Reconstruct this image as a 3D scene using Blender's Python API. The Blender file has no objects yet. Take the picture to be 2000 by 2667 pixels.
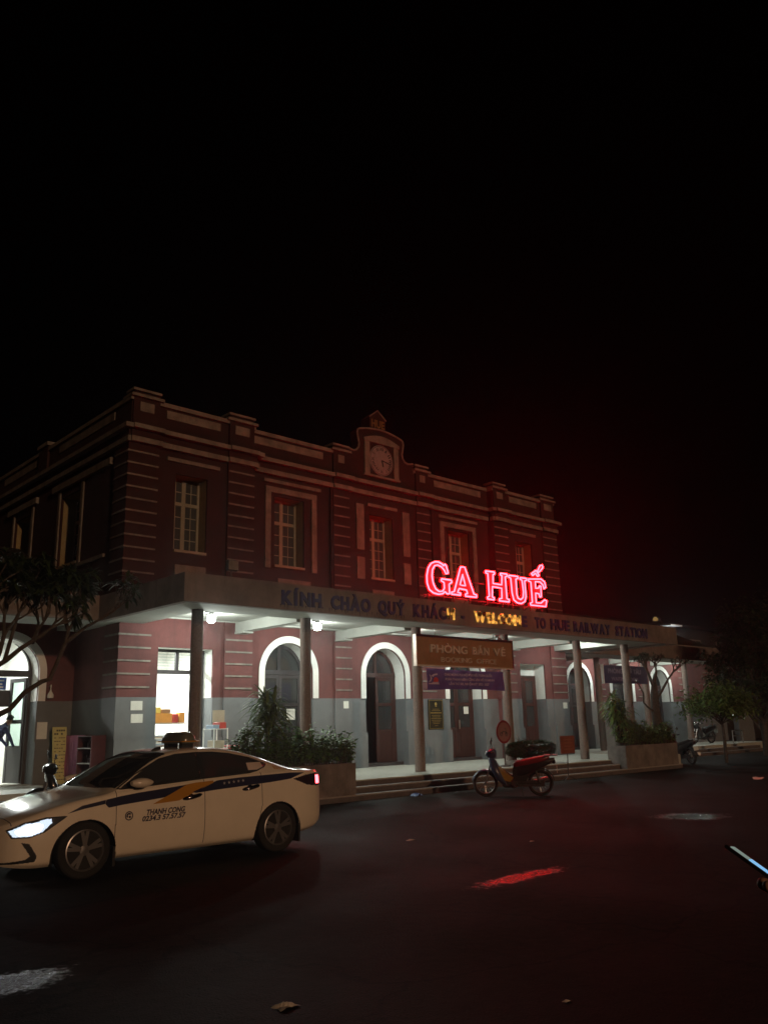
import bpy, math, random
from mathutils import Vector, Matrix
from mathutils.geometry import tessellate_polygon
rnd = random.Random(7)
S = bpy.context.scene
COL = S.collection

# ------------------------------------------------------------------ camera
cam_d = bpy.data.cameras.new('camera')
cam = bpy.data.objects.new('camera', cam_d)
COL.objects.link(cam)
fw = Vector((0.66095186, 0.70905087, 0.24574276))
rt = Vector((0.73553532, -0.67703087, -0.02483943))
up = Vector((-0.14876302, -0.19717015, 0.96901677))
cam.matrix_world = Matrix(((rt.x, up.x, -fw.x, 0), (rt.y, up.y, -fw.y, 0), (rt.z, up.z, -fw.z, 1.6), (0, 0, 0, 1)))
cam_d.sensor_fit = 'HORIZONTAL'
cam_d.sensor_width = 36
cam_d.lens = 36 * 2203.5 / 2000
cam_d.clip_start = 0.05
cam_d.clip_end = 1500
S.camera = cam

# ------------------------------------------------------------------ night sky and the weak warm street light
SUN_EL = math.radians(11.0)
SUN_DIR = Vector((-0.17, -0.985, 0.0)).normalized()          # towards the light, on the ground plan
SUN_DIR = Vector((SUN_DIR.x * math.cos(SUN_EL), SUN_DIR.y * math.cos(SUN_EL), math.sin(SUN_EL)))
w = bpy.data.worlds.new('World')
S.world = w
w.use_nodes = True
nt = w.node_tree
bg = nt.nodes['Background']
sky = nt.nodes.new('ShaderNodeTexSky')
sky.sky_type = 'NISHITA'
sky.sun_disc = False
sky.sun_elevation = SUN_EL
sky.sun_rotation = math.atan2(SUN_DIR.x, SUN_DIR.y)
nt.links.new(sky.outputs[0], bg.inputs[0])
bg.inputs[1].default_value = 0.00003
sd = bpy.data.lights.new('sun', 'SUN')
sd.energy = 0.55
sd.color = (1.0, 0.58, 0.33)
sd.angle = math.radians(1.5)
so = bpy.data.objects.new('sun', sd)
COL.objects.link(so)
so.rotation_euler = SUN_DIR.to_track_quat('Z', 'Y').to_euler()
so.location = SUN_DIR * 60
S.view_settings.view_transform = 'Standard'
S.view_settings.look = 'None'
S.view_settings.exposure = 0.0
S.view_settings.gamma = 1.0
S.view_settings.use_curve_mapping = False
S.render.engine = 'CYCLES'
S.cycles.use_denoising = True
try:
    S.cycles.denoiser = 'OPENIMAGEDENOISE'
except Exception:
    pass
S.cycles.max_bounces = 6
S.cycles.diffuse_bounces = 3
S.cycles.glossy_bounces = 3
S.cycles.transparent_max_bounces = 12
S.cycles.sample_clamp_indirect = 4.0
S.cycles.caustics_reflective = False
S.cycles.caustics_refractive = False

# ------------------------------------------------------------------ materials
def mat(name, c, rough=0.7, metal=0.0, var=0.12, scale=4.0, bump=0.0, bscale=40.0, streak=0.0, streak_col=(0.03, 0.025, 0.02),
        spec=0.5, coat=0.0, rough_var=0.0, emit=None, emit_s=0.0, alpha=1.0, aniso_z=1.0):
    m = bpy.data.materials.new(name)
    m.use_nodes = True
    n = m.node_tree.nodes
    L = m.node_tree.links
    b = n['Principled BSDF']
    b.inputs['Roughness'].default_value = rough
    b.inputs['Metallic'].default_value = metal
    b.inputs['Specular IOR Level'].default_value = spec
    b.inputs['Coat Weight'].default_value = coat
    b.inputs['Coat Roughness'].default_value = 0.08
    b.inputs['Alpha'].default_value = alpha
    tc = n.new('ShaderNodeTexCoord')
    if var > 0:
        mp = n.new('ShaderNodeMapping')
        mp.inputs['Scale'].default_value = (1, 1, aniso_z)
        L.new(tc.outputs['Object'], mp.inputs[0])
        t = n.new('ShaderNodeTexNoise')
        t.inputs['Scale'].default_value = scale
        t.inputs['Detail'].default_value = 6
        t.inputs['Roughness'].default_value = 0.65
        L.new(mp.outputs[0], t.inputs['Vector'])
        r = n.new('ShaderNodeValToRGB')
        r.color_ramp.elements[0].position = 0.25
        r.color_ramp.elements[1].position = 0.75
        lo = [max(0, x * (1 - 2 * var)) for x in c]
        hi = [min(1, x * (1 + var)) for x in c]
        r.color_ramp.elements[0].color = (*lo, 1)
        r.color_ramp.elements[1].color = (*hi, 1)
        L.new(t.outputs['Fac'], r.inputs[0])
        out = r.outputs[0]
        if rough_var > 0:
            mr = n.new('ShaderNodeMapRange')
            mr.inputs['To Min'].default_value = max(0.02, rough - rough_var)
            mr.inputs['To Max'].default_value = min(1, rough + rough_var)
            L.new(t.outputs['Fac'], mr.inputs['Value'])
            L.new(mr.outputs[0], b.inputs['Roughness'])
        if streak > 0:
            mp2 = n.new('ShaderNodeMapping')
            mp2.inputs['Scale'].default_value = (3.1, 3.1, 0.45)
            L.new(tc.outputs['Object'], mp2.inputs[0])
            t2 = n.new('ShaderNodeTexNoise')
            t2.inputs['Scale'].default_value = 1.0
            t2.inputs['Detail'].default_value = 8
            t2.inputs['Roughness'].default_value = 0.7
            L.new(mp2.outputs[0], t2.inputs['Vector'])
            r2 = n.new('ShaderNodeValToRGB')
            r2.color_ramp.elements[0].position = 0.50
            r2.color_ramp.elements[1].position = 0.75
            r2.color_ramp.elements[0].color = (0, 0, 0, 1)
            r2.color_ramp.elements[1].color = (streak,) * 3 + (1,)
            L.new(t2.outputs['Fac'], r2.inputs[0])
            mx = n.new('ShaderNodeMix')
            mx.data_type = 'RGBA'
            L.new(r2.outputs[0], mx.inputs['Factor'])
            L.new(out, mx.inputs[6])
            mx.inputs[7].default_value = (*streak_col, 1)
            out = mx.outputs[2]
        L.new(out, b.inputs['Base Color'])
    else:
        b.inputs['Base Color'].default_value = (*c, 1)
    if bump > 0:
        t3 = n.new('ShaderNodeTexNoise')
        t3.inputs['Scale'].default_value = bscale
        t3.inputs['Detail'].default_value = 4
        L.new(tc.outputs['Object'], t3.inputs['Vector'])
        bp = n.new('ShaderNodeBump')
        bp.inputs['Strength'].default_value = bump
        bp.inputs['Distance'].default_value = 0.02
        L.new(t3.outputs['Fac'], bp.inputs['Height'])
        L.new(bp.outputs[0], b.inputs['Normal'])
    if emit:
        b.inputs['Emission Color'].default_value = (*emit, 1)
        b.inputs['Emission Strength'].default_value = emit_s
    return m

def emission(name, c, s):
    m = bpy.data.materials.new(name)
    m.use_nodes = True
    n = m.node_tree.nodes
    n.remove(n['Principled BSDF'])
    e = n.new('ShaderNodeEmission')
    e.inputs[0].default_value = (*c, 1)
    e.inputs[1].default_value = s
    m.node_tree.links.new(e.outputs[0], n['Material Output'].inputs[0])
    return m

def glass(name, tint, trans=0.5, rough=0.05, body=0.25):
    """thin pane: part see-through, part mirror"""
    m = bpy.data.materials.new(name)
    m.use_nodes = True
    n = m.node_tree.nodes
    L = m.node_tree.links
    b = n['Principled BSDF']
    b.inputs['Base Color'].default_value = (*[x * body for x in tint], 1)
    b.inputs['Roughness'].default_value = rough
    b.inputs['Specular IOR Level'].default_value = 0.6
    tr = n.new('ShaderNodeBsdfTransparent')
    tr.inputs[0].default_value = (*tint, 1)
    mx = n.new('ShaderNodeMixShader')
    mx.inputs[0].default_value = trans
    L.new(b.outputs[0], mx.inputs[1])
    L.new(tr.outputs[0], mx.inputs[2])
    L.new(mx.outputs[0], n['Material Output'].inputs[0])
    return m

M = {}
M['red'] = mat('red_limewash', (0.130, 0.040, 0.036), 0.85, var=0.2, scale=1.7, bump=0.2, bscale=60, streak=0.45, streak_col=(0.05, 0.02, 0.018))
M['reddim'] = mat('dimmed_red_limewash', (0.037, 0.0105, 0.010), 0.88, var=0.22, scale=1.5, bump=0.2, bscale=60, streak=0.5, streak_col=(0.015, 0.007, 0.007))  # same red wall paint, dimness of the upper storey put into its colour
M['grey'] = mat('grey_paint', (0.145, 0.155, 0.16), 0.7, var=0.10, scale=2.0, bump=0.12, bscale=60, streak=0.22, streak_col=(0.24, 0.25, 0.245))
M['trim'] = mat('weathered_cream_trim', (0.235, 0.208, 0.175), 0.85, var=0.28, scale=3.0, bump=0.15, bscale=50, streak=0.5)
M['white'] = mat('white_plaster', (0.80, 0.80, 0.76), 0.8, var=0.05, scale=3, bump=0.06, bscale=50)
M['soffit'] = mat('soffit_paint', (0.37, 0.38, 0.345), 0.85, var=0.08, scale=1.6, bump=0.05)
M['fascia'] = mat('stained_fascia_plaster', (0.22, 0.185, 0.165), 0.88, var=0.28, scale=1.1, bump=0.25, bscale=45, streak=0.6, streak_col=(0.09, 0.07, 0.06))
M['cream'] = mat('cream_window_paint', (0.33, 0.30, 0.215), 0.6, var=0.12, scale=5)
M['ochre'] = mat('ochre_reveal_paint', (0.27, 0.21, 0.10), 0.8, var=0.12, scale=4)
M['pane'] = glass('dark_window_glass', (0.35, 0.36, 0.36), 0.3, 0.06)
M['doorpane'] = glass('door_glass', (0.45, 0.48, 0.48), 0.3, 0.08, 0.11)
M['greenpane'] = glass('frosted_green_glass', (0.85, 0.95, 0.92), 0.8, 0.3)
M['wood'] = mat('dark_brown_wood', (0.055, 0.022, 0.018), 0.5, var=0.25, scale=5, aniso_z=0.15, bump=0.1)
M['slate'] = mat('dark_slate_wood', (0.045, 0.040, 0.042), 0.5, var=0.2, scale=5, aniso_z=0.15)
M['column'] = mat('granular_column_render', (0.21, 0.155, 0.13), 0.9, var=0.22, scale=30, bump=0.5, bscale=120)
M['floor'] = mat('platform_tiles', (0.46, 0.46, 0.40), 0.45, var=0.08, scale=2.5, rough_var=0.12)
M['step'] = mat('step_concrete', (0.12, 0.10, 0.092), 0.8, var=0.2, scale=5, bump=0.2)
M['nosing'] = mat('step_nosing', (0.34, 0.31, 0.28), 0.7, var=0.2, scale=8)
M['concrete'] = mat('stained_planter_concrete', (0.22, 0.19, 0.17), 0.9, var=0.3, scale=2.2, bump=0.4, bscale=40, streak=0.5, streak_col=(0.05, 0.04, 0.035))
M['dark'] = mat('near_black', (0.012, 0.012, 0.012), 0.7, var=0)
M['roof'] = mat('dark_roof', (0.014, 0.009, 0.008), 0.9, var=0.2, scale=3)
M['steel'] = mat('galvanised_steel', (0.45, 0.45, 0.45), 0.35, metal=1, var=0.1, scale=8)
M['chrome'] = mat('chrome', (0.75, 0.75, 0.75), 0.12, metal=1, var=0)
M['blackplastic'] = mat('black_plastic', (0.02, 0.02, 0.02), 0.45, var=0)
M['rubber'] = mat('tyre_rubber', (0.018, 0.017, 0.016), 0.85, var=0.2, scale=20)
M['paper'] = mat('notice_paper', (0.72, 0.74, 0.68), 0.8, var=0.06, scale=6)
M['leaf'] = mat('leaf_green', (0.11, 0.235, 0.048), 0.55, var=0.35, scale=6)
M['leafdark'] = mat('leaf_dark_green', (0.035, 0.06, 0.022), 0.42, var=0.35, scale=5)
M['leafolive'] = mat('leaf_olive', (0.125, 0.21, 0.04), 0.6, var=0.35, scale=5)
M['leafred'] = mat('flower_red', (0.25, 0.05, 0.035), 0.6, var=0.3, scale=10)
M['bark'] = mat('grey_bark', (0.085, 0.068, 0.055), 0.9, var=0.35, scale=12, bump=0.6, bscale=30)
M['soil'] = mat('soil', (0.03, 0.022, 0.016), 0.95, var=0.3, scale=10)
M['skin'] = mat('skin', (0.42, 0.24, 0.16), 0.55, var=0.08, scale=8)
M['navycloth'] = mat('navy_jacket', (0.055, 0.075, 0.19), 0.85, var=0.2, scale=6)
M['blackcloth'] = mat('black_trousers', (0.018, 0.018, 0.022), 0.9, var=0.2, scale=6)
M['hair'] = mat('black_hair', (0.012, 0.010, 0.009), 0.5, var=0.2, scale=20)

# ------------------------------------------------------------------ mesh helpers
class MB:
    def __init__(self):
        self.v = []
        self.f = []
        self.mi = []

    def add(self, vs, fs, mi=0):
        o = len(self.v)
        self.v += [tuple(p) for p in vs]
        self.f += [tuple(i + o for i in f) for f in fs]
        self.mi += [mi] * len(fs)
        return self

    def box(self, x0, x1, y0, y1, z0, z1, mi=0, bev=0.0):
        if bev > 0:
            b = bev
            vs = []
            for z, i in ((z0, b), (z0 + b, 0), (z1 - b, 0), (z1, b)):
                xa, xb, ya, yb = x0 + i, x1 - i, y0 + i, y1 - i
                c = b if i == 0 else b * 0.4
                vs += [(xa + c, ya, z), (xb - c, ya, z), (xb, ya + c, z), (xb, yb - c, z), (xb - c, yb, z), (xa + c, yb, z), (xa, yb - c, z), (xa, ya + c, z)]
            fs = [tuple(range(7, -1, -1)), tuple(range(24, 32))]
            for k in range(3):
                for j in range(8):
                    a, c2 = k * 8 + j, k * 8 + (j + 1) % 8
                    fs.append((a, c2, c2 + 8, a + 8))
            return self.add(vs, fs, mi)
        vs = [(x0, y0, z0), (x1, y0, z0), (x1, y1, z0), (x0, y1, z0), (x0, y0, z1), (x1, y0, z1), (x1, y1, z1), (x0, y1, z1)]
        fs = [(3, 2, 1, 0), (4, 5, 6, 7), (0, 1, 5, 4), (1, 2, 6, 5), (2, 3, 7, 6), (3, 0, 4, 7)]
        return self.add(vs, fs, mi)

    def beam(self, a, b, wx, wz, mi=0, upv=(0, 0, 1)):
        a = Vector(a); b = Vector(b)
        d = (b - a).normalized()
        u = d.cross(Vector(upv))
        if u.length < 1e-4:
            u = d.cross(Vector((0, 1, 0)))
        u.normalize()
        v = u.cross(d).normalized()
        vs = []
        for p in (a, b):
            for su, sv in ((-1, -1), (1, -1), (1, 1), (-1, 1)):
                vs.append(p + u * su * wx / 2 + v * sv * wz / 2)
        fs = [(0, 1, 2, 3), (7, 6, 5, 4), (0, 4, 5, 1), (1, 5, 6, 2), (2, 6, 7, 3), (3, 7, 4, 0)]
        return self.add(vs, fs, mi)

    def tube(self, pts, r, n=8, mi=0, cap=True, closed=False):
        pts = [Vector(p) for p in pts]
        rs = r if isinstance(r, (list, tuple)) else [r] * len(pts)
        N = len(pts)
        vs = []
        ref = None
        for i, p in enumerate(pts):
            if closed:
                d = pts[(i + 1) % N] - pts[(i - 1) % N]
            else:
                d = pts[min(i + 1, N - 1)] - pts[max(i - 1, 0)]
            if d.length < 1e-9:
                d = Vector((0, 0, 1))
            d.normalize()
            if ref is None:
                ref = d.cross(Vector((0, 0, 1)))
                if ref.length < 0.1:
                    ref = d.cross(Vector((0, 1, 0)))
            u = (ref - d * ref.dot(d))
            if u.length < 1e-6:
                u = d.orthogonal()
            u.normalize()
            ref = u
            v = d.cross(u)
            for k in range(n):
                a = 2 * math.pi * k / n
                vs.append(p + (u * math.cos(a) + v * math.sin(a)) * rs[i])
        fs = []
        for i in range(N if closed else N - 1):
            j = (i + 1) % N
            for k in range(n):
                k2 = (k + 1) % n
                fs.append((i * n + k, i * n + k2, j * n + k2, j * n + k))
        if cap and not closed:
            fs.append(tuple(range(n - 1, -1, -1)))
            fs.append(tuple(range((N - 1) * n, N * n)))
        return self.add(vs, fs, mi)

    def lathe(self, prof, c=(0, 0, 0), axis='z', n=24, mi=0):
        vs = []
        for (r, h) in prof:
            for k in range(n):
                a = 2 * math.pi * k / n
                x, y = r * math.cos(a), r * math.sin(a)
                if axis == 'z':
                    vs.append((c[0] + x, c[1] + y, c[2] + h))
                elif axis == 'y':
                    vs.append((c[0] + x, c[1] + h, c[2] + y))
                else:
                    vs.append((c[0] + h, c[1] + x, c[2] + y))
        fs = []
        for i in range(len(prof) - 1):
            for k in range(n):
                k2 = (k + 1) % n
                fs.append((i * n + k, i * n + k2, (i + 1) * n + k2, (i + 1) * n + k))
        fs.append(tuple(range(n - 1, -1, -1)))
        fs.append(tuple(range((len(prof) - 1) * n, len(prof) * n)))
        return self.add(vs, fs, mi)

    def poly_xz(self, pts, y0, y1, mi=0, holes=()):
        """outline in x,z extruded from y0 (front) to y1"""
        loops = [list(pts)] + [list(h) for h in holes]
        flat = [q for l in loops for q in l]
        tri = tessellate_polygon([[Vector((a, b, 0)) for a, b in l] for l in loops])
        n = len(flat)
        vs = [(a, y0, b) for a, b in flat] + [(a, y1, b) for a, b in flat]
        fs = []
        for t in tri:
            fs.append(tuple(t))
            fs.append(tuple(i + n for i in reversed(t)))
        o = 0
        for l in loops:
            k = len(l)
            for i in range(k):
                j = (i + 1) % k
                fs.append((o + i, o + j, n + o + j, n + o + i))
            o += k
        return self.add(vs, fs, mi)

    def strip(self, path, y0, y1, mi=0):
        vs = [(a, y0, b) for a, b in path] + [(a, y1, b) for a, b in path]
        n = len(path)
        return self.add(vs, [(i, i + 1, n + i + 1, n + i) for i in range(n - 1)], mi)

    def move(self, mtx, start=0):
        self.v = self.v[:start] + [tuple(mtx @ Vector(p)) for p in self.v[start:]]
        return self

    def build(self, name, m, parent=None, smooth=False, kind=None, label=None, cat=None, group=None):
        me = bpy.data.meshes.new(name)
        me.from_pydata(self.v, [], self.f)
        ms = m if isinstance(m, (list, tuple)) else [m]
        for q in ms:
            me.materials.append(M[q] if isinstance(q, str) else q)
        me.polygons.foreach_set('material_index', self.mi)
        if smooth:
            me.polygons.foreach_set('use_smooth', [True] * len(self.f))
            if smooth != 'all':
                try:
                    me.set_sharp_from_angle(angle=math.radians(smooth if smooth > 1 else 40))
                except Exception:
                    pass
        me.update()
        o = bpy.data.objects.new(name, me)
        COL.objects.link(o)
        if parent:
            put(o, parent)
        tag(o, label, cat, group, kind)
        return o

def islands(mb):
    par = list(range(len(mb.v)))
    def fd(a):
        while par[a] != a:
            par[a] = par[par[a]]
            a = par[a]
        return a
    for f in mb.f:
        r0 = fd(f[0])
        for i in f[1:]:
            par[fd(i)] = r0
    out = {}
    for f, m_ in zip(mb.f, mb.mi):
        g, ix = out.setdefault(fd(f[0]), (MB(), {}))
        q = []
        for i in f:
            if i not in ix:
                ix[i] = len(g.v)
                g.v.append(mb.v[i])
            q.append(ix[i])
        g.f.append(tuple(q))
        g.mi.append(m_)
    return [g for g, _ in out.values()]

def each(mb, name, m, parent=None, **k):
    """every separate piece becomes an object of its own"""
    ms = m if isinstance(m, (list, tuple)) else [m]
    for g in islands(mb):
        g0 = g.mi[0]
        g.mi = [0] * len(g.mi)
        g.build(name, ms[g0], parent, **k)

def tag(o, label=None, cat=None, group=None, kind=None):
    if label: o['label'] = label
    if cat: o['category'] = cat
    if group: o['group'] = group
    if kind: o['kind'] = kind
    return o

def put(o, parent):
    """parent while keeping the mesh in the coordinates it was written in"""
    o.parent = parent
    if parent.type == 'EMPTY' and not parent.get('local_'):
        o.matrix_parent_inverse = Matrix.Translation(parent.location).inverted()

def thing(name, label, cat, loc=(0, 0, 0), group=None, local=False):
    o = bpy.data.objects.new(name, None)
    COL.objects.link(o)
    o.location = loc
    o.empty_display_size = 0.2
    if local:
        o['local_'] = 1
    return tag(o, label, cat, group)

def B(*a, **k):
    return MB().box(*a, **k)

def copy_tree(o, parent=None):
    c = o.copy()
    COL.objects.link(c)
    if parent:
        c.parent = parent
    for ch in list(o.children):
        copy_tree(ch, c)
    return c

_gl = {}
def glyphs(txt, bold=0.0, depth=0.0):
    key = (txt, bold, depth)
    if key in _gl:
        return _gl[key]
    cu = bpy.data.curves.new('t', 'FONT')
    cu.body = txt
    cu.size = 1
    cu.offset = bold
    cu.extrude = depth
    cu.resolution_u = 3
    o = bpy.data.objects.new('t', cu)
    COL.objects.link(o)
    dg = bpy.context.evaluated_depsgraph_get()
    dg.update()
    me = bpy.data.meshes.new_from_object(o.evaluated_get(dg))
    vs = [tuple(v.co) for v in me.vertices]
    fs = [tuple(p.vertices) for p in me.polygons]
    bpy.data.objects.remove(o)
    bpy.data.curves.remove(cu)
    bpy.data.meshes.remove(me)
    _gl[key] = (vs, fs)
    return vs, fs

CAP = 0.728
def text_mb(txt, x0, x1, z0, h, y, bold=0.0, depth=0.01, fit=True):
    """flat lettering facing -Y, cap height h, squeezed between x0 and x1"""
    vs, fs = glyphs(txt, bold, 0.0)
    a = min(v[0] for v in vs); b = max(v[0] for v in vs)
    s = h / CAP
    sx = (x1 - x0) / (b - a)
    mb = MB()
    n = len(vs)
    V = [(x0 + (v[0] - a) * sx, y - depth, z0 + v[1] * s) for v in vs]
    mb.add(V, fs)
    if depth > 0.004:
        edges = {}
        for f in fs:
            for i in range(len(f)):
                e = (f[i], f[(i + 1) % len(f)])
                edges[e] = 1
        W = [(p[0], y, p[2]) for p in V]
        side = [(e[1], e[0], e[0] + n, e[1] + n) for e in edges if (e[1], e[0]) not in edges]
        mb2 = MB()
        mb2.add(V + W, side)
        mb.add(mb2.v, mb2.f)
    return mb

def letters(txt, x0, x1, z0, h, y, m, parent, name='letter', bold=0.03, depth=0.03, gap=0.10):
    """one object per letter"""
    wid = []
    for ch in txt:
        if ch == ' ':
            wid.append(0.28)
            continue
        vs, fs = glyphs(ch, bold, 0.0)
        wid.append(max(v[0] for v in vs) - min(v[0] for v in vs))
    tot = sum(wid) + gap * (len(txt) - 1)
    k = (x1 - x0) / tot
    x = x0
    for ch, wd in zip(txt, wid):
        if ch != ' ':
            text_mb(ch, x, x + wd * k, z0, h, y, bold, depth).build(name, m, parent)
        x += (wd + gap) * k

# ================================================================== SETTING
YB, YR, YW, YC, YP = 19.735, 19.97, 22.33, 15.326, 15.62      # projecting bays, main wall, wings, canopy edge, platform edge
ZP, ZG, ZS, ZC, ZF = 0.402, 2.444, 4.182, 4.44, 4.785
XL, XR = 9.43, 27.74

# asphalt forecourt, one sheet
gm = bpy.data.materials.new('asphalt')
gm.use_nodes = True
gn, gl = gm.node_tree.nodes, gm.node_tree.links
gb = gn['Principled BSDF']
tc = gn.new('ShaderNodeTexCoord')
def noise(scale, detail=6, rough=0.6):
    t = gn.new('ShaderNodeTexNoise')
    t.inputs['Scale'].default_value = scale
    t.inputs['Detail'].default_value = detail
    t.inputs['Roughness'].default_value = rough
    gl.new(tc.outputs['Object'], t.inputs['Vector'])
    return t
n1, n2, n3 = noise(0.35), noise(9.0), noise(60.0, 3)
r1 = gn.new('ShaderNodeValToRGB')
r1.color_ramp.elements[0].position = 0.35
r1.color_ramp.elements[1].position = 0.7
r1.color_ramp.elements[0].color = (0.0080, 0.0058, 0.0042, 1)
r1.color_ramp.elements[1].color = (0.018, 0.0128, 0.0090, 1)
gl.new(n1.outputs['Fac'], r1.inputs[0])
r2 = gn.new('ShaderNodeValToRGB')
r2.color_ramp.elements[0].position = 0.3
r2.color_ramp.elements[1].position = 0.75
r2.color_ramp.elements[0].color = (0.30, 0.29, 0.28, 1)
r2.color_ramp.elements[1].color = (1.9, 1.75, 1.6, 1)
nm_ = gn.new('ShaderNodeMath'); nm_.operation = 'MULTIPLY_ADD'
gl.new(n3.outputs['Fac'], nm_.inputs[0]); nm_.inputs[1].default_value = 0.55
nh_ = gn.new('ShaderNodeMath'); nh_.operation = 'MULTIPLY_ADD'; nh_.inputs[1].default_value = 0.6; nh_.inputs[2].default_value = -0.07
gl.new(n2.outputs['Fac'], nh_.inputs[0]); gl.new(nh_.outputs[0], nm_.inputs[2])
gl.new(nm_.outputs[0], r2.inputs[0])
mx = gn.new('ShaderNodeMix'); mx.data_type = 'RGBA'; mx.blend_type = 'MULTIPLY'
mx.inputs['Factor'].default_value = 1.0
gl.new(r1.outputs[0], mx.inputs[6]); gl.new(r2.outputs[0], mx.inputs[7])
vo = gn.new('ShaderNodeTexVoronoi'); vo.feature = 'DISTANCE_TO_EDGE'; vo.inputs['Scale'].default_value = 0.42
wv_ = gn.new('ShaderNodeMix'); wv_.data_type = 'RGBA'; wv_.blend_type = 'LINEAR_LIGHT'; wv_.inputs['Factor'].default_value = 0.35
nw_ = noise(1.7, 6); gl.new(tc.outputs['Object'], wv_.inputs[6]); gl.new(nw_.outputs['Color'], wv_.inputs[7])
gl.new(wv_.outputs[2], vo.inputs['Vector'])
ck_ = gn.new('ShaderNodeMapRange'); ck_.inputs['From Min'].default_value = 0.004; ck_.inputs['From Max'].default_value = 0.012
ck_.inputs['To Min'].default_value = 0.3; ck_.inputs['To Max'].default_value = 1.0
gl.new(vo.outputs['Distance'], ck_.inputs['Value'])
cm_ = gn.new('ShaderNodeMix'); cm_.data_type = 'RGBA'; cm_.blend_type = 'MULTIPLY'; cm_.inputs['Factor'].default_value = 1.0
gl.new(mx.outputs[2], cm_.inputs[6]); gl.new(ck_.outputs[0], cm_.inputs[7])
gl.new(cm_.outputs[2], gb.inputs['Base Color'])
mr = gn.new('ShaderNodeMapRange')
mr.inputs['From Min'].default_value = 0.3; mr.inputs['From Max'].default_value = 0.7
mr.inputs['To Min'].default_value = 0.72; mr.inputs['To Max'].default_value = 0.95
gl.new(n1.outputs['Fac'], mr.inputs['Value'])
ad = gn.new('ShaderNodeMath'); ad.operation = 'ADD'
gl.new(n2.outputs['Fac'], ad.inputs[0]); gl.new(n3.outputs['Fac'], ad.inputs[1])
bp = gn.new('ShaderNodeBump'); bp.inputs['Strength'].default_value = 0.8; bp.inputs['Distance'].default_value = 0.014
gl.new(ad.outputs[0], bp.inputs['Height'])
# wet patches, normals of some tilted to mirror the neon and eave lamp: (centre, half axes, turn, slope)
n4 = noise(3.5, 8, 0.7)
n5 = noise(17.0, 5, 0.6)
wet = None
nrm = bp.outputs[0]
for (cx_, cy_, ax_, ay_, an_, tx_, ty_) in ((7.66, 6.20, 0.95, 0.20, 0.03, -0.080, -0.064), (14.0, 7.6, 0.75, 0.62, -0.6, -0.018, -0.026), (2.35, 6.30, 0.50, 0.30, 0.25, 0.0, 0.0), (1.2, 7.4, 1.2, 0.5, 0.2, 0.0, 0.0)):
    sb = gn.new('ShaderNodeVectorMath'); sb.operation = 'SUBTRACT'
    gl.new(tc.outputs['Object'], sb.inputs[0]); sb.inputs[1].default_value = (cx_, cy_, 0)
    mp = gn.new('ShaderNodeMapping'); mp.inputs['Rotation'].default_value = (0, 0, -an_)
    gl.new(sb.outputs[0], mp.inputs[0])
    dv = gn.new('ShaderNodeVectorMath'); dv.operation = 'DIVIDE'
    gl.new(mp.outputs[0], dv.inputs[0]); dv.inputs[1].default_value = (ax_, ay_, 1)
    ln_ = gn.new('ShaderNodeVectorMath'); ln_.operation = 'LENGTH'
    gl.new(dv.outputs[0], ln_.inputs[0])
    ma = gn.new('ShaderNodeMath'); ma.operation = 'MULTIPLY_ADD'
    gl.new(n4.outputs['Fac'], ma.inputs[0]); ma.inputs[1].default_value = 1.3
    mb_ = gn.new('ShaderNodeMath'); mb_.operation = 'MULTIPLY_ADD'
    gl.new(n5.outputs['Fac'], mb_.inputs[0]); mb_.inputs[1].default_value = 1.5; gl.new(ln_.outputs['Value'], mb_.inputs[2])
    gl.new(mb_.outputs[0], ma.inputs[2])
    ms = gn.new('ShaderNodeMapRange'); ms.interpolation_type = 'SMOOTHSTEP'
    ms.inputs['From Min'].default_value = 2.35; ms.inputs['From Max'].default_value = 1.85
    ms.inputs['To Min'].default_value = 0.0; ms.inputs['To Max'].default_value = 1.0
    gl.new(ma.outputs[0], ms.inputs['Value'])
    if wet is None:
        wet = ms.outputs[0]
    else:
        mxx = gn.new('ShaderNodeMath'); mxx.operation = 'MAXIMUM'
        gl.new(wet, mxx.inputs[0]); gl.new(ms.outputs[0], mxx.inputs[1])
        wet = mxx.outputs[0]
    if tx_ or ty_:
        sc = gn.new('ShaderNodeVectorMath'); sc.operation = 'SCALE'
        sc.inputs[0].default_value = (tx_, ty_, 0); gl.new(ms.outputs[0], sc.inputs['Scale'])
        av = gn.new('ShaderNodeVectorMath'); av.operation = 'ADD'
        gl.new(nrm, av.inputs[0]); gl.new(sc.outputs[0], av.inputs[1])
        nz_ = gn.new('ShaderNodeVectorMath'); nz_.operation = 'NORMALIZE'
        gl.new(av.outputs[0], nz_.inputs[0])
        nrm = nz_.outputs[0]
gl.new(nrm, gb.inputs['Normal'])
rm = gn.new('ShaderNodeMix'); rm.data_type = 'FLOAT'
gl.new(wet, rm.inputs[0]); gl.new(mr.outputs[0], rm.inputs[2]); rm.inputs[3].default_value = 0.10
gl.new(rm.outputs[0], gb.inputs['Roughness'])
sm = gn.new('ShaderNodeMix'); sm.data_type = 'FLOAT'
gl.new(wet, sm.inputs[0]); sm.inputs[2].default_value = 0.13; sm.inputs[3].default_value = 0.9
gl.new(sm.outputs[0], gb.inputs['Specular IOR Level'])
bs_ = gn.new('ShaderNodeMapRange'); bs_.inputs['To Min'].default_value = 0.8; bs_.inputs['To Max'].default_value = 0.55
gl.new(wet, bs_.inputs['Value']); gl.new(bs_.outputs[0], bp.inputs['Strength'])
MB().add([(-300, -300, 0), (400, -300, 0), (400, 400, 0), (-300, 400, 0)], [(0, 1, 2, 3)]).build('ground', gm, kind='structure')

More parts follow.
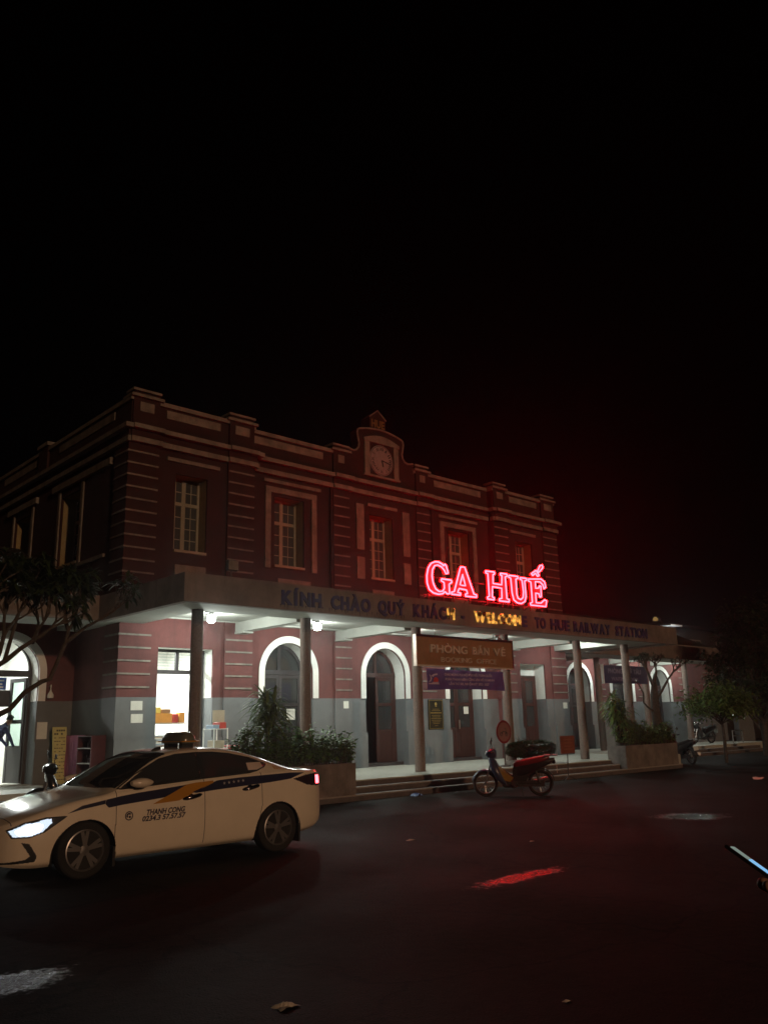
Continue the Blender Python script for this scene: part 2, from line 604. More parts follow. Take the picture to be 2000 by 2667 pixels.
# raised platform with its three steps
pav = B(XL - 0.9, 28.4, YP, YR + 1.0, -0.2, ZP).build('pavement', 'floor', kind='structure')
B(-12, XL - 0.9, 19.3, YW + 0.2, -0.2, ZP - 0.003).build('pavement', 'floor', kind='structure')
B(28.4, 44.0, 19.3, YW + 0.2, -0.2, ZP - 0.003).build('pavement', 'floor', kind='structure')
for k, (yy, zz) in enumerate(((YP - 0.3, 0.268), (YP - 0.6, 0.134))):
    s = B(9.75, 27.4, yy, yy + 0.298, -0.1, zz).build('step', 'step', pav)
    B(9.75, 27.4, yy - 0.012, yy + 0.05, zz - 0.028, zz + 0.003).build('nosing', 'nosing', s)
B(9.75, 27.4, YP - 0.002, YP + 0.02, -0.1, ZP - 0.03).build('riser', 'step', pav)
for x0, x1 in ((2.0, 8.5), (28.6, 42.3)):
    for k in range(2):
        B(x0, x1, 19.3 - 0.3 * (k + 1), 19.3 - 0.3 * k - 0.002, -0.1, 0.27 - 0.134 * k).build('step', 'step', pav)

# ================================================================== STATION BUILDING
st = thing('station_building', 'two-storey red station building with cream bands, clock gable and flat canopy', 'building', (18.5, YR, 0))

def wall_path(x0, x1, z0, z1, opens):
    """outline of a wall strip with openings standing on its lower edge"""
    p = [(x0, z0)]
    for o in opens:
        p += o
    return p + [(x1, z0), (x1, z1), (x0, z1)]

def arch_path(cx, r, z0, zs, n=20):
    p = [(cx - r, z0)]
    p += [(cx + r * math.cos(math.pi - math.pi * k / n), zs + r * math.sin(math.pi * k / n)) for k in range(n + 1)]
    return p + [(cx + r, z0)]

def rect_path(xa, xb, z0, z1):
    return [(xa, z0), (xa, z1), (xb, z1), (xb, z0)]

ARCH = [14.73, 18.505, 22.27]
AR, AZ = 0.855, 3.15
def lower_wall(parent, Y, x0, x1, ops, ztop, zbot=ZP, ax='x'):
    """ops: ('arch', cx) or ('rect', xa, xb, ztop); red above, grey below"""
    red = [arch_path(o[1], AR, ZG, AZ) if o[0] == 'arch' else rect_path(o[1], o[2], ZG, o[3]) for o in ops]
    MB().poly_xz(wall_path(x0, x1, ZG, ztop, red), Y, Y + 0.06).build('wall', 'red', parent)
    xs = [x0]
    for o in ops:
        xs += [o[1] - AR, o[1] + AR] if o[0] == 'arch' else [o[1], o[2]]
    xs.append(x1)
    g = MB()
    pl_ = MB()
    for i in range(0, len(xs), 2):
        g.box(xs[i], xs[i + 1], Y, Y + 0.06, zbot, ZG)
        a = xs[i] if i == 0 else xs[i]
        pl_.box(a + (0.0 if i == 0 else 0.0), xs[i + 1], Y - 0.07, Y - 0.003, zbot, 1.43)
    each(g, 'wall', 'grey', parent)
    each(pl_, 'plinth', 'grey', parent)
    for o in ops:
        if o[0] == 'arch':
            MB().strip(arch_path(o[1], AR, ZG, AZ), Y + 0.06, Y + 0.56).build('reveal', 'white', parent)
            xa, xb = o[1] - AR, o[1] + AR
            # raised white surround
            outer = arch_path(o[1], 1.05, ZG, AZ, 28)
            inner = arch_path(o[1], AR + 0.004, ZG, AZ, 28)
            MB().poly_xz(outer + inner[::-1], Y - 0.035, Y - 0.002).build('surround', 'white', parent)
        else:
            xa, xb = o[1], o[2]
            MB().strip(rect_path(xa, xb, ZG, o[3]), Y + 0.06, Y + 0.56).build('reveal', 'white', parent)
        r = MB()
        r.box(xa - 0.04, xa, Y + 0.06, Y + 0.56, zbot, ZG)
        r.box(xb, xb + 0.04, Y + 0.06, Y + 0.56, zbot, ZG)
        each(r, 'reveal', 'grey', parent)

# ---- lower storey walls
lower_wall(st, YB, XL, 13.26, [('rect', 10.47, 12.07, 3.69)], 5.0)
lower_wall(st, YR, 13.262, 23.948, [('arch', c) for c in ARCH], 5.0)
lower_wall(st, YB, 23.95, XR, [('rect', 25.01, 26.49, 3.715)], 5.0)
# left side wall down to the wing, and the upper side walls
sw = MB()
sw.box(XL, XL + 0.06, YB + 0.06, YW, ZG, 5.0, 0)
sw.box(XL, XL + 0.06, YB + 0.06, YW, ZP, ZG, 1)
sw.box(XL - 0.07, XL - 0.003, YB - 0.07, YW, ZP, 1.43, 1)
sw.box(23.95, 24.0, YB + 0.06, YR, ZP, 5.0, 0)
sw.box(23.95, 24.0, YB + 0.06, YR, 5.001, 9.0, 2)
sw.box(XR - 0.06, XR, YB + 0.06, YW + 8, ZP, 9.4, 2)
each(sw, 'wall', ['red', 'grey', 'reddim'], st)

# ---- upper storey walls with window holes
def hole(xa, xb, za, zb):
    return [(xa, za), (xb, za), (xb, zb), (xa, zb)]
WIN = [(10.78, 11.76, YB), (14.18, 15.28, YR), (17.95, 19.0, YR), (21.72, 22.8, YR), (25.2, 26.2, YB)]
WZ0, WZ1 = 6.26, 8.34
MB().poly_xz([(XL, 5.0), (13.26, 5.0), (13.26, 9.4), (XL, 9.4)], YB, YB + 0.06, holes=[hole(10.78, 11.76, WZ0, WZ1)]).build('wall', 'reddim', st)
MB().poly_xz([(13.262, 5.0), (23.948, 5.0), (23.948, 9.4), (13.262, 9.4)], YR, YR + 0.06, holes=[hole(a, b, WZ0, WZ1) for a, b, _ in WIN[1:4]]).build('wall', 'reddim', st)
MB().poly_xz([(23.95, 5.0), (XR, 5.0), (XR, 9.4), (23.95, 9.4)], YB, YB + 0.06, holes=[hole(25.2, 26.2, WZ0, WZ1)]).build('wall', 'reddim', st)
# left side, upper storey: windows at Y 22.5-24.1, 26.2-27.8, ...
SIDEW = [(22.62, 23.98), (26.3, 27.66), (29.98, 31.34)]
side = MB().poly_xz([(YB + 0.06, 5.0), (33.0, 5.0), (33.0, 9.4), (YB + 0.06, 9.4)], XL, XL + 0.06, holes=[hole(a, b, WZ0, WZ1) for a, b in SIDEW])
side.v = [(p[1], p[0], p[2]) for p in side.v]
side.f = [f[::-1] for f in side.f]
side.build('wall', 'reddim', st)
B(XL + 0.1, XR - 0.1, YB + 0.4, 33, 9.25, 9.35).build('roof', 'roof', st)
B(XL + 0.6, XR - 0.6, YR + 0.9, YR + 1.0, 4.7, 9.2).build('partition', 'dark', st)
B(XL + 1.0, XL + 1.1, YB + 1.0, 33, 4.7, 9.2).build('partition', 'dark', st)

def casement(xa, xb, z0, z1, Y, parent, flip=None):
    """deep reveal, cream frame with transom, 2x2 over 2x4 panes in each leaf; flip maps x,y for the side wall"""
    def fin(mb, *a, **k):
        if flip:
            mb.v = [flip(p) for p in mb.v]
        return mb.build(*a, **k)
    wd = thing('window', None, None, (0, 0, 0)) if False else None
    D = 0.42
    fr = MB()
    y0, y1 = Y + D, Y + D + 0.07
    t = 0.07
    zt = z0 + (z1 - z0) * 0.66
    xm = (xa + xb) / 2
    for a, b, c, d in ((xa, xa + t, z0, z1), (xb - t, xb, z0, z1), (xa + t, xb - t, z1 - t, z1), (xa + t, xb - t, z0, z0 + t), (xa + t, xb - t, zt - 0.05, zt + 0.05),
                       (xm - 0.06, xm + 0.06, z0 + t, zt - 0.05), (xm - 0.06, xm + 0.06, zt + 0.05, z1 - t)):
        fr.box(a, b, y0, y1, c, d)
    leaf = []
    for la, lb in ((xa + t, xm - 0.06), (xm + 0.06, xb - t)):
        for za, zb, rows in ((z0 + t, zt - 0.05, 4), (zt + 0.05, z1 - t, 2)):
            mx_ = (la + lb) / 2
            fr.box(mx_ - 0.012, mx_ + 0.012, y0 + 0.02, y1 - 0.015, za, zb)
            for k in range(1, rows):
                zz = za + (zb - za) * k / rows
                fr.box(la, mx_ - 0.012, y0 + 0.02, y1 - 0.015, zz - 0.012, zz + 0.012)
                fr.box(mx_ + 0.012, lb, y0 + 0.02, y1 - 0.015, zz - 0.012, zz + 0.012)
            for k in range(rows):
                zz, ze = za + (zb - za) * k / rows + 0.012, za + (zb - za) * (k + 1) / rows - 0.012
                leaf += [(la, mx_ - 0.012, zz, ze), (mx_ + 0.012, lb, zz, ze)]
    wdw = fin(fr, 'window', 'cream', parent)
    rv = MB()
    rv.add([(xa, Y + 0.06, z0), (xa, Y + D + 0.07, z0), (xa, Y + D + 0.07, z1), (xa, Y + 0.06, z1)], [(0, 1, 2, 3)])
    rv.add([(xb, Y + 0.06, z0), (xb, Y + D + 0.07, z0), (xb, Y + D + 0.07, z1), (xb, Y + 0.06, z1)], [(3, 2, 1, 0)])
    rv.add([(xa, Y + 0.06, z1), (xa, Y + D + 0.07, z1), (xb, Y + D + 0.07, z1), (xb, Y + 0.06, z1)], [(0, 1, 2, 3)])
    fin(rv, 'reveal', 'ochre', wdw)
    fin(B(xa + 0.002, xb - 0.002, Y - 0.05, Y + D, z0 - 0.07, z0 + 0.002), 'sill', 'cream', wdw)
    for a, b, c, d in leaf:
        fin(B(a, b, y0 + 0.03, y0 + 0.036, c, d), 'pane', 'pane', wdw)
    return wdw
for a, b, Y in WIN:
    casement(a, b, WZ0, WZ1, Y, st)
for a, b in SIDEW:
    casement(a, b, WZ0, WZ1, XL, st, flip=lambda p: (p[1], p[0], p[2]))

# ---- cream mouldings round the upper windows
def trim(*bx):
    B(*bx).build('moulding', 'trim', st)
for x0, x1, Y, z0 in ((10.49, 12.11, YB, 8.65), (13.77, 15.89, YR, 8.72), (17.84, 19.16, YR, 8.60), (21.2, 23.25, YR, 8.72), (24.87, 26.42, YB, 8.62)):
    trim(x0, x1, Y - 0.07, Y - 0.003, z0, z0 + 0.10)
for cx in (14.79, 22.21):
    a, b = cx - 0.95, cx + 0.95
    trim(a, a + 0.19, YR - 0.045, YR - 0.003, 6.14, 8.43)
    trim(b - 0.19, b, YR - 0.045, YR - 0.003, 6.14, 8.43)
    trim(a, b, YR - 0.05, YR - 0.004, 8.43, 8.60)
for a, b in ((17.36, 17.68), (19.42, 19.74)):
    trim(a, b, YR - 0.05, YR - 0.003, 7.11, 8.63)
    trim(a, b, YR - 0.05, YR - 0.003, 6.16, 6.87)
for a, b, Y in ((10.83, 11.75, YB), (14.3, 15.5, YR), (18.0, 18.95, YR), (21.7, 22.7, YR), (25.2, 26.15, YB)):
    trim(a, b, Y - 0.04, Y - 0.003, 5.35, 5.86)
for a, b in SIDEW:
    for y0, y1, z0, z1 in ((a - 0.2, a - 0.05, 6.1, 8.56), (b + 0.05, b + 0.2, 6.1, 8.56)):
        trim(XL - 0.045, XL - 0.003, y0, y1, z0, z1)
    trim(XL - 0.10, XL - 0.004, a - 1.95 if a < 23 else a - 0.5, b + 0.55, 8.57, 8.76)
    trim(XL - 0.06, XL - 0.003, a - 1.75, a - 0.1, 6.08, 6.17)

# ---- pilasters with projecting bands
PIL = [(9.43, 10.23, YB), (12.38, 13.258, YB), (16.39, 17.05, YR), (20.08, 20.74, YR), (23.952, 24.70, YB), (26.86, 27.74, YB)]
for i, (a, b, Y) in enumerate(PIL):
    pb_ = MB()
    xa = a - (0.06 if i == 0 else 0)
    xb = b + (0.06 if i == 5 else 0)
    pb_.box(xa, xb, Y - 0.06, Y - 0.002, ZG, 4.9, 0)
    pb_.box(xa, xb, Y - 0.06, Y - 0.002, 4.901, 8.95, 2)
    pb_.box(xa, xb, Y - 0.06, Y - 0.002, 1.43, ZG - 0.001, 1)
    pb_.box(xa - 0.02, xb + 0.02, Y - 0.12, Y - 0.072, ZP, 1.45, 1)
    if i == 0:
        pb_.box(a - 0.06, a - 0.002, Y - 0.002, Y + 0.7, ZG, 4.9, 0)
        pb_.box(a - 0.06, a - 0.002, Y - 0.002, Y + 0.7, 4.901, 8.95, 2)
        pb_.box(a - 0.06, a - 0.002, Y - 0.002, Y + 0.7, 1.44, ZG - 0.001, 1)
    if i == 4:
        pb_.box(a - 0.06, a - 0.003, Y - 0.06, YR - 0.003, ZG, 4.9, 0)
        pb_.box(a - 0.06, a - 0.003, Y - 0.06, YR - 0.003, 4.901, 8.95, 2)
    p = pb_.build('pilaster', ['red', 'grey', 'reddim'], st)
    for k in range(11):
        z = 8.709 - 0.3176 * k
        bm = B(xa + 0.02, xb - 0.005, Y - 0.085, Y - 0.0605, z - 0.022, z + 0.022)
        if i in (0, 4):
            bm = B(xa - 0.025, xb - 0.005, Y - 0.085, Y - 0.0605, z - 0.022, z + 0.022)
            bm.box(xa - 0.025, xa - 0.0005, Y - 0.0605, Y + (0.7 if i == 0 else 0.2), z - 0.022, z + 0.022)
        bm.build('band', 'trim', p)
    for k in range(5):
        z = 2.684 + 0.32 * k
        bm = B(xa + 0.02, xb - 0.005, Y - 0.085, Y - 0.0605, z - 0.022, z + 0.022)
        if i in (0, 4):
            bm = B(xa - 0.025, xb - 0.005, Y - 0.085, Y - 0.0605, z - 0.022, z + 0.022)
            bm.box(xa - 0.025, xa - 0.0005, Y - 0.0605, Y + (0.7 if i == 0 else 0.2), z - 0.022, z + 0.022)
        bm.build('band', 'trim', p)

for xx, yy in ((16.30, YR - 0.06), (13.34, YR - 0.06), (20.83, YR - 0.06)):
    dp = MB().tube([(xx, yy, 4.7), (xx, yy, 8.94)], 0.045, 10)
    for zz in (5.4, 6.6, 7.8):
        dp.lathe([(0.056, 0), (0.056, 0.05)], (xx, yy, zz), 'z', 10)
    dp.build('drainpipe', 'reddim', st, smooth=40)
# ---- cornice, following bays and pilasters
def profile_run(name, m, z0, z1, out):
    c = MB()
    segs = [(XL - out, 13.258 + out, YB - out), (13.26 + out, 23.95 - out, YR - out), (23.952 - out, XR + out, YB - out)]
    for a, b, y in segs:
        c.box(a, b, y, y + out + 0.05, z0, z1)
    c.box(XL - out, XL - 0.001, YB + 0.05, 33, z0, z1)
    for i, (a, b, Y) in enumerate(PIL):
        c.box(a - 0.04, b + 0.04, Y - out - 0.06, Y - out - 0.001, z0 + 0.002, z1 - 0.002)
    each(c, name, m, st)
profile_run('cornice', 'trim', 8.95, 9.09, 0.13)
profile_run('frieze', 'reddim', 9.09, 9.29, 0.09)
profile_run('cornice', 'trim', 9.29, 9.41, 0.24)

# ---- parapet with sunk cream panels, piers and capping
c = MB()
for a, b, y in ((XL, 13.258, YB), (13.26, 23.95, YR), (23.952, XR, YB)):
    c.box(a, b, y, y + 0.25, 9.41, 10.13)
c.box(XL, XL + 0.25, YB + 0.251, 33, 9.41, 10.13)
each(c, 'parapet', 'reddim', st)
c = MB()
for a, b, y in ((XL - 0.06, 13.30, YB), (13.31, 17.0, YR), (20.0, 23.90, YR), (23.91, XR + 0.06, YB)):
    c.box(a, b, y - 0.06, y + 0.3, 10.13, 10.25)
c.box(XL - 0.06, XL + 0.3, YB + 0.301, 33, 10.13, 10.25)
each(c, 'capping', 'trim', st)
for a, b, y in ((10.44, 12.12, YB), (13.40, 16.02, YR), (21.05, 23.55, YR), (24.95, 26.65, YB)):
    B(a, b, y - 0.025, y - 0.002, 9.83, 10.06).build('panel', 'trim', st)
for a, b in ((20.7, 24.4), (25.9, 29.0)):
    B(XL - 0.025, XL - 0.002, a, b, 9.83, 10.06).build('panel', 'trim', st)
piers = [(a, b, Y) for a, b, Y in PIL]
for i, (a, b, Y) in enumerate(piers):
    p = MB()
    p.box(a + 0.02, b - 0.02, Y - 0.07, Y + 0.35, 9.412, 10.22)
    p.box(a + 0.05, b - 0.05, Y - 0.03, Y + 0.30, 10.30, 10.40)
    pr = p.build('pier', 'reddim', st)
    q = MB()
    q.box(a - 0.07, b + 0.07, Y - 0.14, Y + 0.4, 10.22, 10.30)
    q.box(a - 0.01, b + 0.01, Y - 0.09, Y + 0.36, 10.40, 10.47)
    q.box(a + 0.2, b - 0.2, Y - 0.09, Y - 0.0705, 9.84, 10.10)
    q.build('pier_cap', 'trim', pr)
for y in (25.2, 30.0):
    pr = B(XL - 0.07, XL + 0.35, y, y + 0.7, 9.412, 10.3).build('pier', 'reddim', st)
    B(XL - 0.12, XL + 0.4, y - 0.05, y + 0.75, 10.3, 10.42).build('pier_cap', 'trim', pr)

# ---- clock gable
CX = 18.49
half = [(1.49, 9.41), (1.49, 10.45), (1.36, 10.41), (1.23, 10.39), (1.10, 10.44), (1.01, 10.55), (0.98, 10.70), (1.03, 10.90), (1.06, 11.05), (1.03, 11.17), (0.93, 11.22), (0.68, 11.28), (0.38, 11.33), (0.0, 11.36)]
out_ = [(CX - x, z) for x, z in half] + [(CX + x, z) for x, z in half[-2::-1]]
gable = MB().poly_xz(out_, YR - 0.05, YR + 0.3).build('gable', 'reddim', st)
e = MB()
o2 = out_[1:-1]
e.tube([(x, YR - 0.06, z) for x, z in o2], 0.035, 6)
e.build('coping', 'trim', gable)
fr = MB()
yf = YR - 0.11
fr.box(CX - 0.77, CX - 0.55, yf, YR - 0.051, 9.70, 10.93)
fr.box(CX + 0.55, CX + 0.77, yf, YR - 0.051, 9.70, 10.93)
fr.box(CX - 0.82, CX + 0.82, yf - 0.02, YR - 0.051, 9.63, 9.70)
arch_o = [(CX - 0.80 + 1.6 * k / 12, 10.93 + 0.18 * math.sin(math.pi * k / 12)) for k in range(13)]
fr.poly_xz([(CX - 0.80, 10.83)] + arch_o + [(CX + 0.80, 10.83)], yf - 0.02, YR - 0.051)
fr.build('clock_frame', 'trim', gable)
M['clockface'] = mat('clock_face', (0.30, 0.27, 0.27), 0.5, var=0.15, scale=6)
clk = MB()
clk.lathe([(0.535, 0.0), (0.535, -0.02), (0.52, -0.03)], (CX, YR - 0.052, 10.27), 'y', 40)
ck = clk.build('clock', 'clockface', gable, smooth=30)
ROM = ['XII', 'I', 'II', 'III', 'IIII', 'V', 'VI', 'VII', 'VIII', 'IX', 'X', 'XI']
num = MB()
for k, t in enumerate(ROM):
    a = math.pi / 2 - 2 * math.pi * k / 12
    st0 = len(num.v)
    tm = text_mb(t, -0.028 * len(t), 0.028 * len(t), -0.055, 0.11, 0, 0.02, 0.0)
    R_ = Matrix.Rotation(-(a - math.pi / 2), 4, 'Y')
    tm.move(Matrix.Translation((CX + 0.40 * math.cos(a), YR - 0.087, 10.27 + 0.40 * math.sin(a))) @ R_)
    num.add(tm.v, tm.f)
num.tube([(CX + 0.50 * math.cos(q * math.pi / 20), YR - 0.084, 10.27 + 0.50 * math.sin(q * math.pi / 20)) for q in range(40)], 0.008, 4, closed=True)
num.build('numerals', 'blackplastic', ck)
hd = MB()
hd.beam((CX, YR - 0.095, 10.27), (CX + 0.36, YR - 0.095, 10.20), 0.03, 0.008, upv=(0, 1, 0))
hd.beam((CX, YR - 0.1, 10.27), (CX + 0.06, YR - 0.1, 10.05), 0.04, 0.008, upv=(0, 1, 0))
hd.build('hands', 'blackplastic', ck)
M['gilt'] = mat('dull_gilt', (0.30, 0.19, 0.07), 0.5, metal=0.4, var=0.2, scale=8)
hb = MB().poly_xz([(18.02, 11.36), (18.74, 11.36), (18.74, 11.74), (18.38, 12.02), (18.02, 11.74)], YR - 0.05, YR + 0.4).build('gable_block', 'reddim', gable)
letters('HUE', 18.09, 18.67, 11.42, 0.27, YR - 0.051, 'gilt', hb, depth=0.02)
MB().tube([(17.99, YR - 0.06, 11.74), (18.38, YR - 0.06, 12.04), (18.77, YR - 0.06, 11.74)], 0.025, 6).build('coping', 'trim', hb)

# ================================================================== CANOPY AND COLUMNS
cn = MB()
cn.box(8.66, 28.52, YC, YC + 0.15, ZS, ZF, 0)
cn.box(8.66, 8.81, YC + 0.151, 19.30, ZS, ZF, 0)
cn.box(28.37, 28.52, YC + 0.151, 19.30, ZS, ZF, 0)
cn.box(8.811, 28.369, YC + 0.151, 16.90, 4.245, 4.62, 1)        # broad edge beam
cn.box(8.811, 9.97, 16.901, YB + 2.4, 4.245, 4.62, 1)
cn.box(27.1, 28.369, 16.901, YB + 2.4, 4.245, 4.62, 1)
cn.box(9.971, 27.099, 16.901, YR, ZC, 4.62, 1)
canopy = cn.build('canopy', ['fascia', 'soffit'], st)
for x in (12.84, 16.56, 20.45, 24.30):
    yw = YB if x < 13 or x > 24 else YR
    b_ = MB().box(x - 0.145, x + 0.145, 16.902, yw - 0.07, ZS - 0.01, ZC - 0.001)
    b_.box(x - 0.16, x + 0.16, yw - 0.5, yw - 0.065, ZS - 0.055, ZS - 0.0105)
    b_.build('beam', 'soffit', canopy)
cd = MB()
for k in range(2):
    cd.tube([(10.0, 19.55 - 0.1 * k, ZC - 0.02), (27.0, 19.55 - 0.1 * k, ZC - 0.02)], 0.012, 6)
each(cd, 'conduit', 'soffit', canopy)
for x in (9.82, 12.86, 16.71, 20.52, 24.33, 27.28):
    k = MB().lathe([(0.145, ZP), (0.143, ZP + 0.05), (0.14, 1.5), (0.137, 3.0), (0.133, 4.247)], (x, 16.754, 0), 'z', 24)
    k.build('column', 'column', st, smooth=40)

# raised lettering along the fascia: dark blue, some of it brass with an added glow
M['fletter'] = mat('faded_dark_blue_letter', (0.034, 0.036, 0.16), 0.6, var=0.4, scale=7)
M['fbrass'] = mat('glowing_brass_letter', (1.0, 0.68, 0.22), 0.26, metal=1.0, var=0.15, scale=9, rough_var=0.06)
for t, a, b in (('KÍNH', 11.08, 12.21), ('CHÀO', 12.5, 13.74), ('QUÝ', 13.99, 14.90), ('KHÁC', 15.2, 16.42), ('-', 17.02, 17.14), ('TO', 20.24, 20.75), ('HUE', 20.99, 21.95), ('RAILWAY', 22.17, 24.2), ('STATION', 24.51, 26.47)):
    letters(t, a, b, 4.31, 0.31, YC - 0.001, 'fletter', canopy, bold=0.045, depth=0.035)
def round_letters(txt, x0, x1, z0, h, y, m, parent):
    gl_ = [round_glyph(ch) for ch in txt]
    wid = [max(v[0] for v in g[0]) - min(v[0] for v in g[0]) for g in gl_]
    k_ = (x1 - x0) / (sum(wid) + 0.1 * (len(txt) - 1))
    x = x0
    for (vs, fs), wd in zip(gl_, wid):
        mn = min(v[0] for v in vs)
        s_ = h / CAP
        MB().add([(x + (v[0] - mn) * k_, y - 0.03 - v[2] * s_, z0 + v[1] * s_) for v in vs], fs).build('letter', m, parent, smooth='all')
        x += (wd + 0.1) * k_
def round_glyph(ch):
    cu = bpy.data.curves.new('t', 'FONT')
    cu.body = ch; cu.size = 1; cu.offset = -0.03; cu.extrude = 0.01; cu.bevel_depth = 0.075; cu.bevel_resolution = 4; cu.resolution_u = 4
    o_ = bpy.data.objects.new('t', cu); COL.objects.link(o_)
    dg = bpy.context.evaluated_depsgraph_get(); dg.update()
    me = bpy.data.meshes.new_from_object(o_.evaluated_get(dg))
    r_ = ([tuple(v.co) for v in me.vertices], [tuple(p.vertices) for p in me.polygons])
    bpy.data.objects.remove(o_); bpy.data.curves.remove(cu); bpy.data.meshes.remove(me)
    return r_
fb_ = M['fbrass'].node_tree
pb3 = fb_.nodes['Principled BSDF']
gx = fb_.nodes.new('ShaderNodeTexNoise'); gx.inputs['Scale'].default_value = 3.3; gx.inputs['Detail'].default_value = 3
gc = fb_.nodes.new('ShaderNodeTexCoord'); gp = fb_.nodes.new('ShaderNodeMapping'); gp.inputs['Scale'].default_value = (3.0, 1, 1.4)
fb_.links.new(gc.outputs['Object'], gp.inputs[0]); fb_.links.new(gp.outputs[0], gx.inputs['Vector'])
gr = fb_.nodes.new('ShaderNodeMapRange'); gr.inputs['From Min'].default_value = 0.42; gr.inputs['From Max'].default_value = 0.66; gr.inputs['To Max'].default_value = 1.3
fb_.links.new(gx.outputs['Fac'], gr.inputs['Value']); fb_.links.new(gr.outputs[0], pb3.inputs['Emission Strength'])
pb3.inputs['Emission Color'].default_value = (1.0, 0.46, 0.08, 1)       # uneven glow put into the brass for its gold highlights
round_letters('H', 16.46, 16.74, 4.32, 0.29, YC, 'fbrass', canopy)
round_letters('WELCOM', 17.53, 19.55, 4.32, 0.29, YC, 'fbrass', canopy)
letters('E', 19.62, 19.85, 4.31, 0.31, YC - 0.001, 'fletter', canopy, bold=0.045, depth=0.035)
# drip stains under the old letters are rust and dye washed down the plaster
M['stain'] = mat('washed_down_dye', (0.055, 0.045, 0.065), 0.9, var=0.3, scale=20)
sg = MB()
rs = random.Random(5)
for a, b in ((11.05, 12.25), (12.45, 13.8), (13.95, 14.9), (15.1, 16.3), (21.0, 22.0), (22.15, 24.25), (24.5, 26.5)):
    x = a
    while x < b:
        l = rs.uniform(0.03, 0.10)
        wv = rs.uniform(0.012, 0.035)
        z = 4.31 - rs.uniform(-0.02, 0.01)
        sg.add([(x, YC - 0.003, z), (x + wv, YC - 0.003, z), (x + wv * 0.7, YC - 0.003, z - l), (x + wv * 0.3, YC - 0.003, z - l * 1.15)], [(0, 3, 2, 1)])
        x += wv + rs.uniform(0.0, 0.09)
sg.build('drip_stains', 'stain', canopy, kind='stuff')

# ================================================================== DOORS OF THE MAIN BUILDING
def panelled_leaf(xa, xb, z0, z1, y, parent, wood, pane, rails, name='leaf'):
    """rails: heights that split the leaf into panes; the lowest field is solid wood"""
    t = 0.10
    mb = MB()
    mb.box(xa, xa + t, y, y + 0.05, z0, z1)
    mb.box(xb - t, xb, y, y + 0.05, z0, z1)
    zs = [z0] + rails + [z1]
    mb.box(xa + t, xb - t, y + 0.012, y + 0.04, z0 + 0.001, rails[0])
    mb.box(xa + t + 0.06, xb - t - 0.06, y + 0.002, y + 0.0119, z0 + 0.18, rails[0] - 0.12)
    for z in rails:
        mb.box(xa + t, xb - t, y, y + 0.05, z - 0.05, z + 0.05)
    mb.box(xa + t, xb - t, y, y + 0.05, z1 - t, z1)
    lf = mb.build(name, wood, parent)
    for i in range(1, len(zs) - 1):
        B(xa + t, xb - t, y + 0.02, y + 0.026, zs[i] + 0.05, zs[i + 1] - (0.05 if i < len(zs) - 2 else t)).build('pane', pane, lf)
    return lf

def arched_door(cx, parent, wood, Y, open_left=False):
    y = Y + 0.48
    d = MB()
    zt = 3.13
    d.box(cx - AR, cx - AR + 0.08, y, y + 0.09, ZP, zt)
    d.box(cx + AR - 0.08, cx + AR, y, y + 0.09, ZP, zt)
    d.box(cx - AR, cx + AR, y - 0.01, y + 0.1, zt, zt + 0.13)
    d.box(cx - 0.055, cx + 0.055, y, y + 0.09, zt + 0.131, AZ + AR - 0.03)
    o = arch_path(cx, AR, zt + 0.131, AZ, 24)
    i_ = arch_path(cx, AR - 0.09, zt + 0.131, AZ, 24)
    d.poly_xz(o + i_[::-1], y + 0.002, y + 0.088)
    dr = d.build('door', wood, parent)
    B(cx - AR, cx + AR, y - 0.3, y + 0.1, ZP, ZP + 0.10).build('threshold', 'slate', dr)
    for s in (-1, 1):
        p = [(cx + s * 0.056, zt + 0.132)]
        for k in range(13):
            a = math.pi / 2 * k / 12
            p.append((cx + s * (AR - 0.088) * math.sin(a), AZ + (AR - 0.088) * math.cos(a)))
        p = p[:1] + [(cx + s * 0.056, AZ + (AR - 0.09) * 0.99)] + p[2:] + [(cx + s * (AR - 0.088), zt + 0.132)]
        MB().poly_xz(p, y + 0.04, y + 0.046).build('pane', 'doorpane', dr)
    if not open_left:
        panelled_leaf(cx - AR + 0.082, cx - 0.004, ZP + 0.11, zt - 0.005, y + 0.01, dr, wood, 'doorpane', [1.45, 2.28])
    else:
        l = MB()
        lf = panelled_leaf(0, 0.77, ZP + 0.11, zt - 0.005, 0, dr, wood, 'doorpane', [1.45, 2.28])
        lf.matrix_local = Matrix.Translation((cx - AR + 0.09, y + 0.02, 0)) @ Matrix.Rotation(math.radians(68), 4, 'Z')
    panelled_leaf(cx + 0.004, cx + AR - 0.082, ZP + 0.11, zt - 0.005, y + 0.01, dr, wood, 'doorpane', [1.45, 2.28])
    return dr
d2 = arched_door(ARCH[0], st, 'slate', YR)
d3 = arched_door(ARCH[1], st, 'wood', YR, open_left=True)
d4 = arched_door(ARCH[2], st, 'wood', YR)
MB().tube([(22.33, YR + 0.44, 1.45), (22.33, YR + 0.44, 1.75)], 0.02, 8).build('handle', 'steel', d4)
# flat-headed door of the right bay
y = YB + 0.48
d = MB()
d.box(25.01, 25.09, y, y + 0.09, ZP, 3.22)
d.box(26.41, 26.49, y, y + 0.09, ZP, 3.22)
d.box(25.01, 26.49, y, y + 0.09, 3.22, 3.32)
d5 = d.build('door', 'wood', st)
B(25.01, 26.49, y + 0.03, y + 0.06, 3.321, 3.714).build('transom_panel', 'white', d5)
panelled_leaf(25.092, 25.745, ZP + 0.02, 3.21, y + 0.01, d5, 'wood', 'doorpane', [1.42, 2.25])
panelled_leaf(25.753, 26.408, ZP + 0.02, 3.21, y + 0.01, d5, 'wood', 'doorpane', [1.42, 2.25])
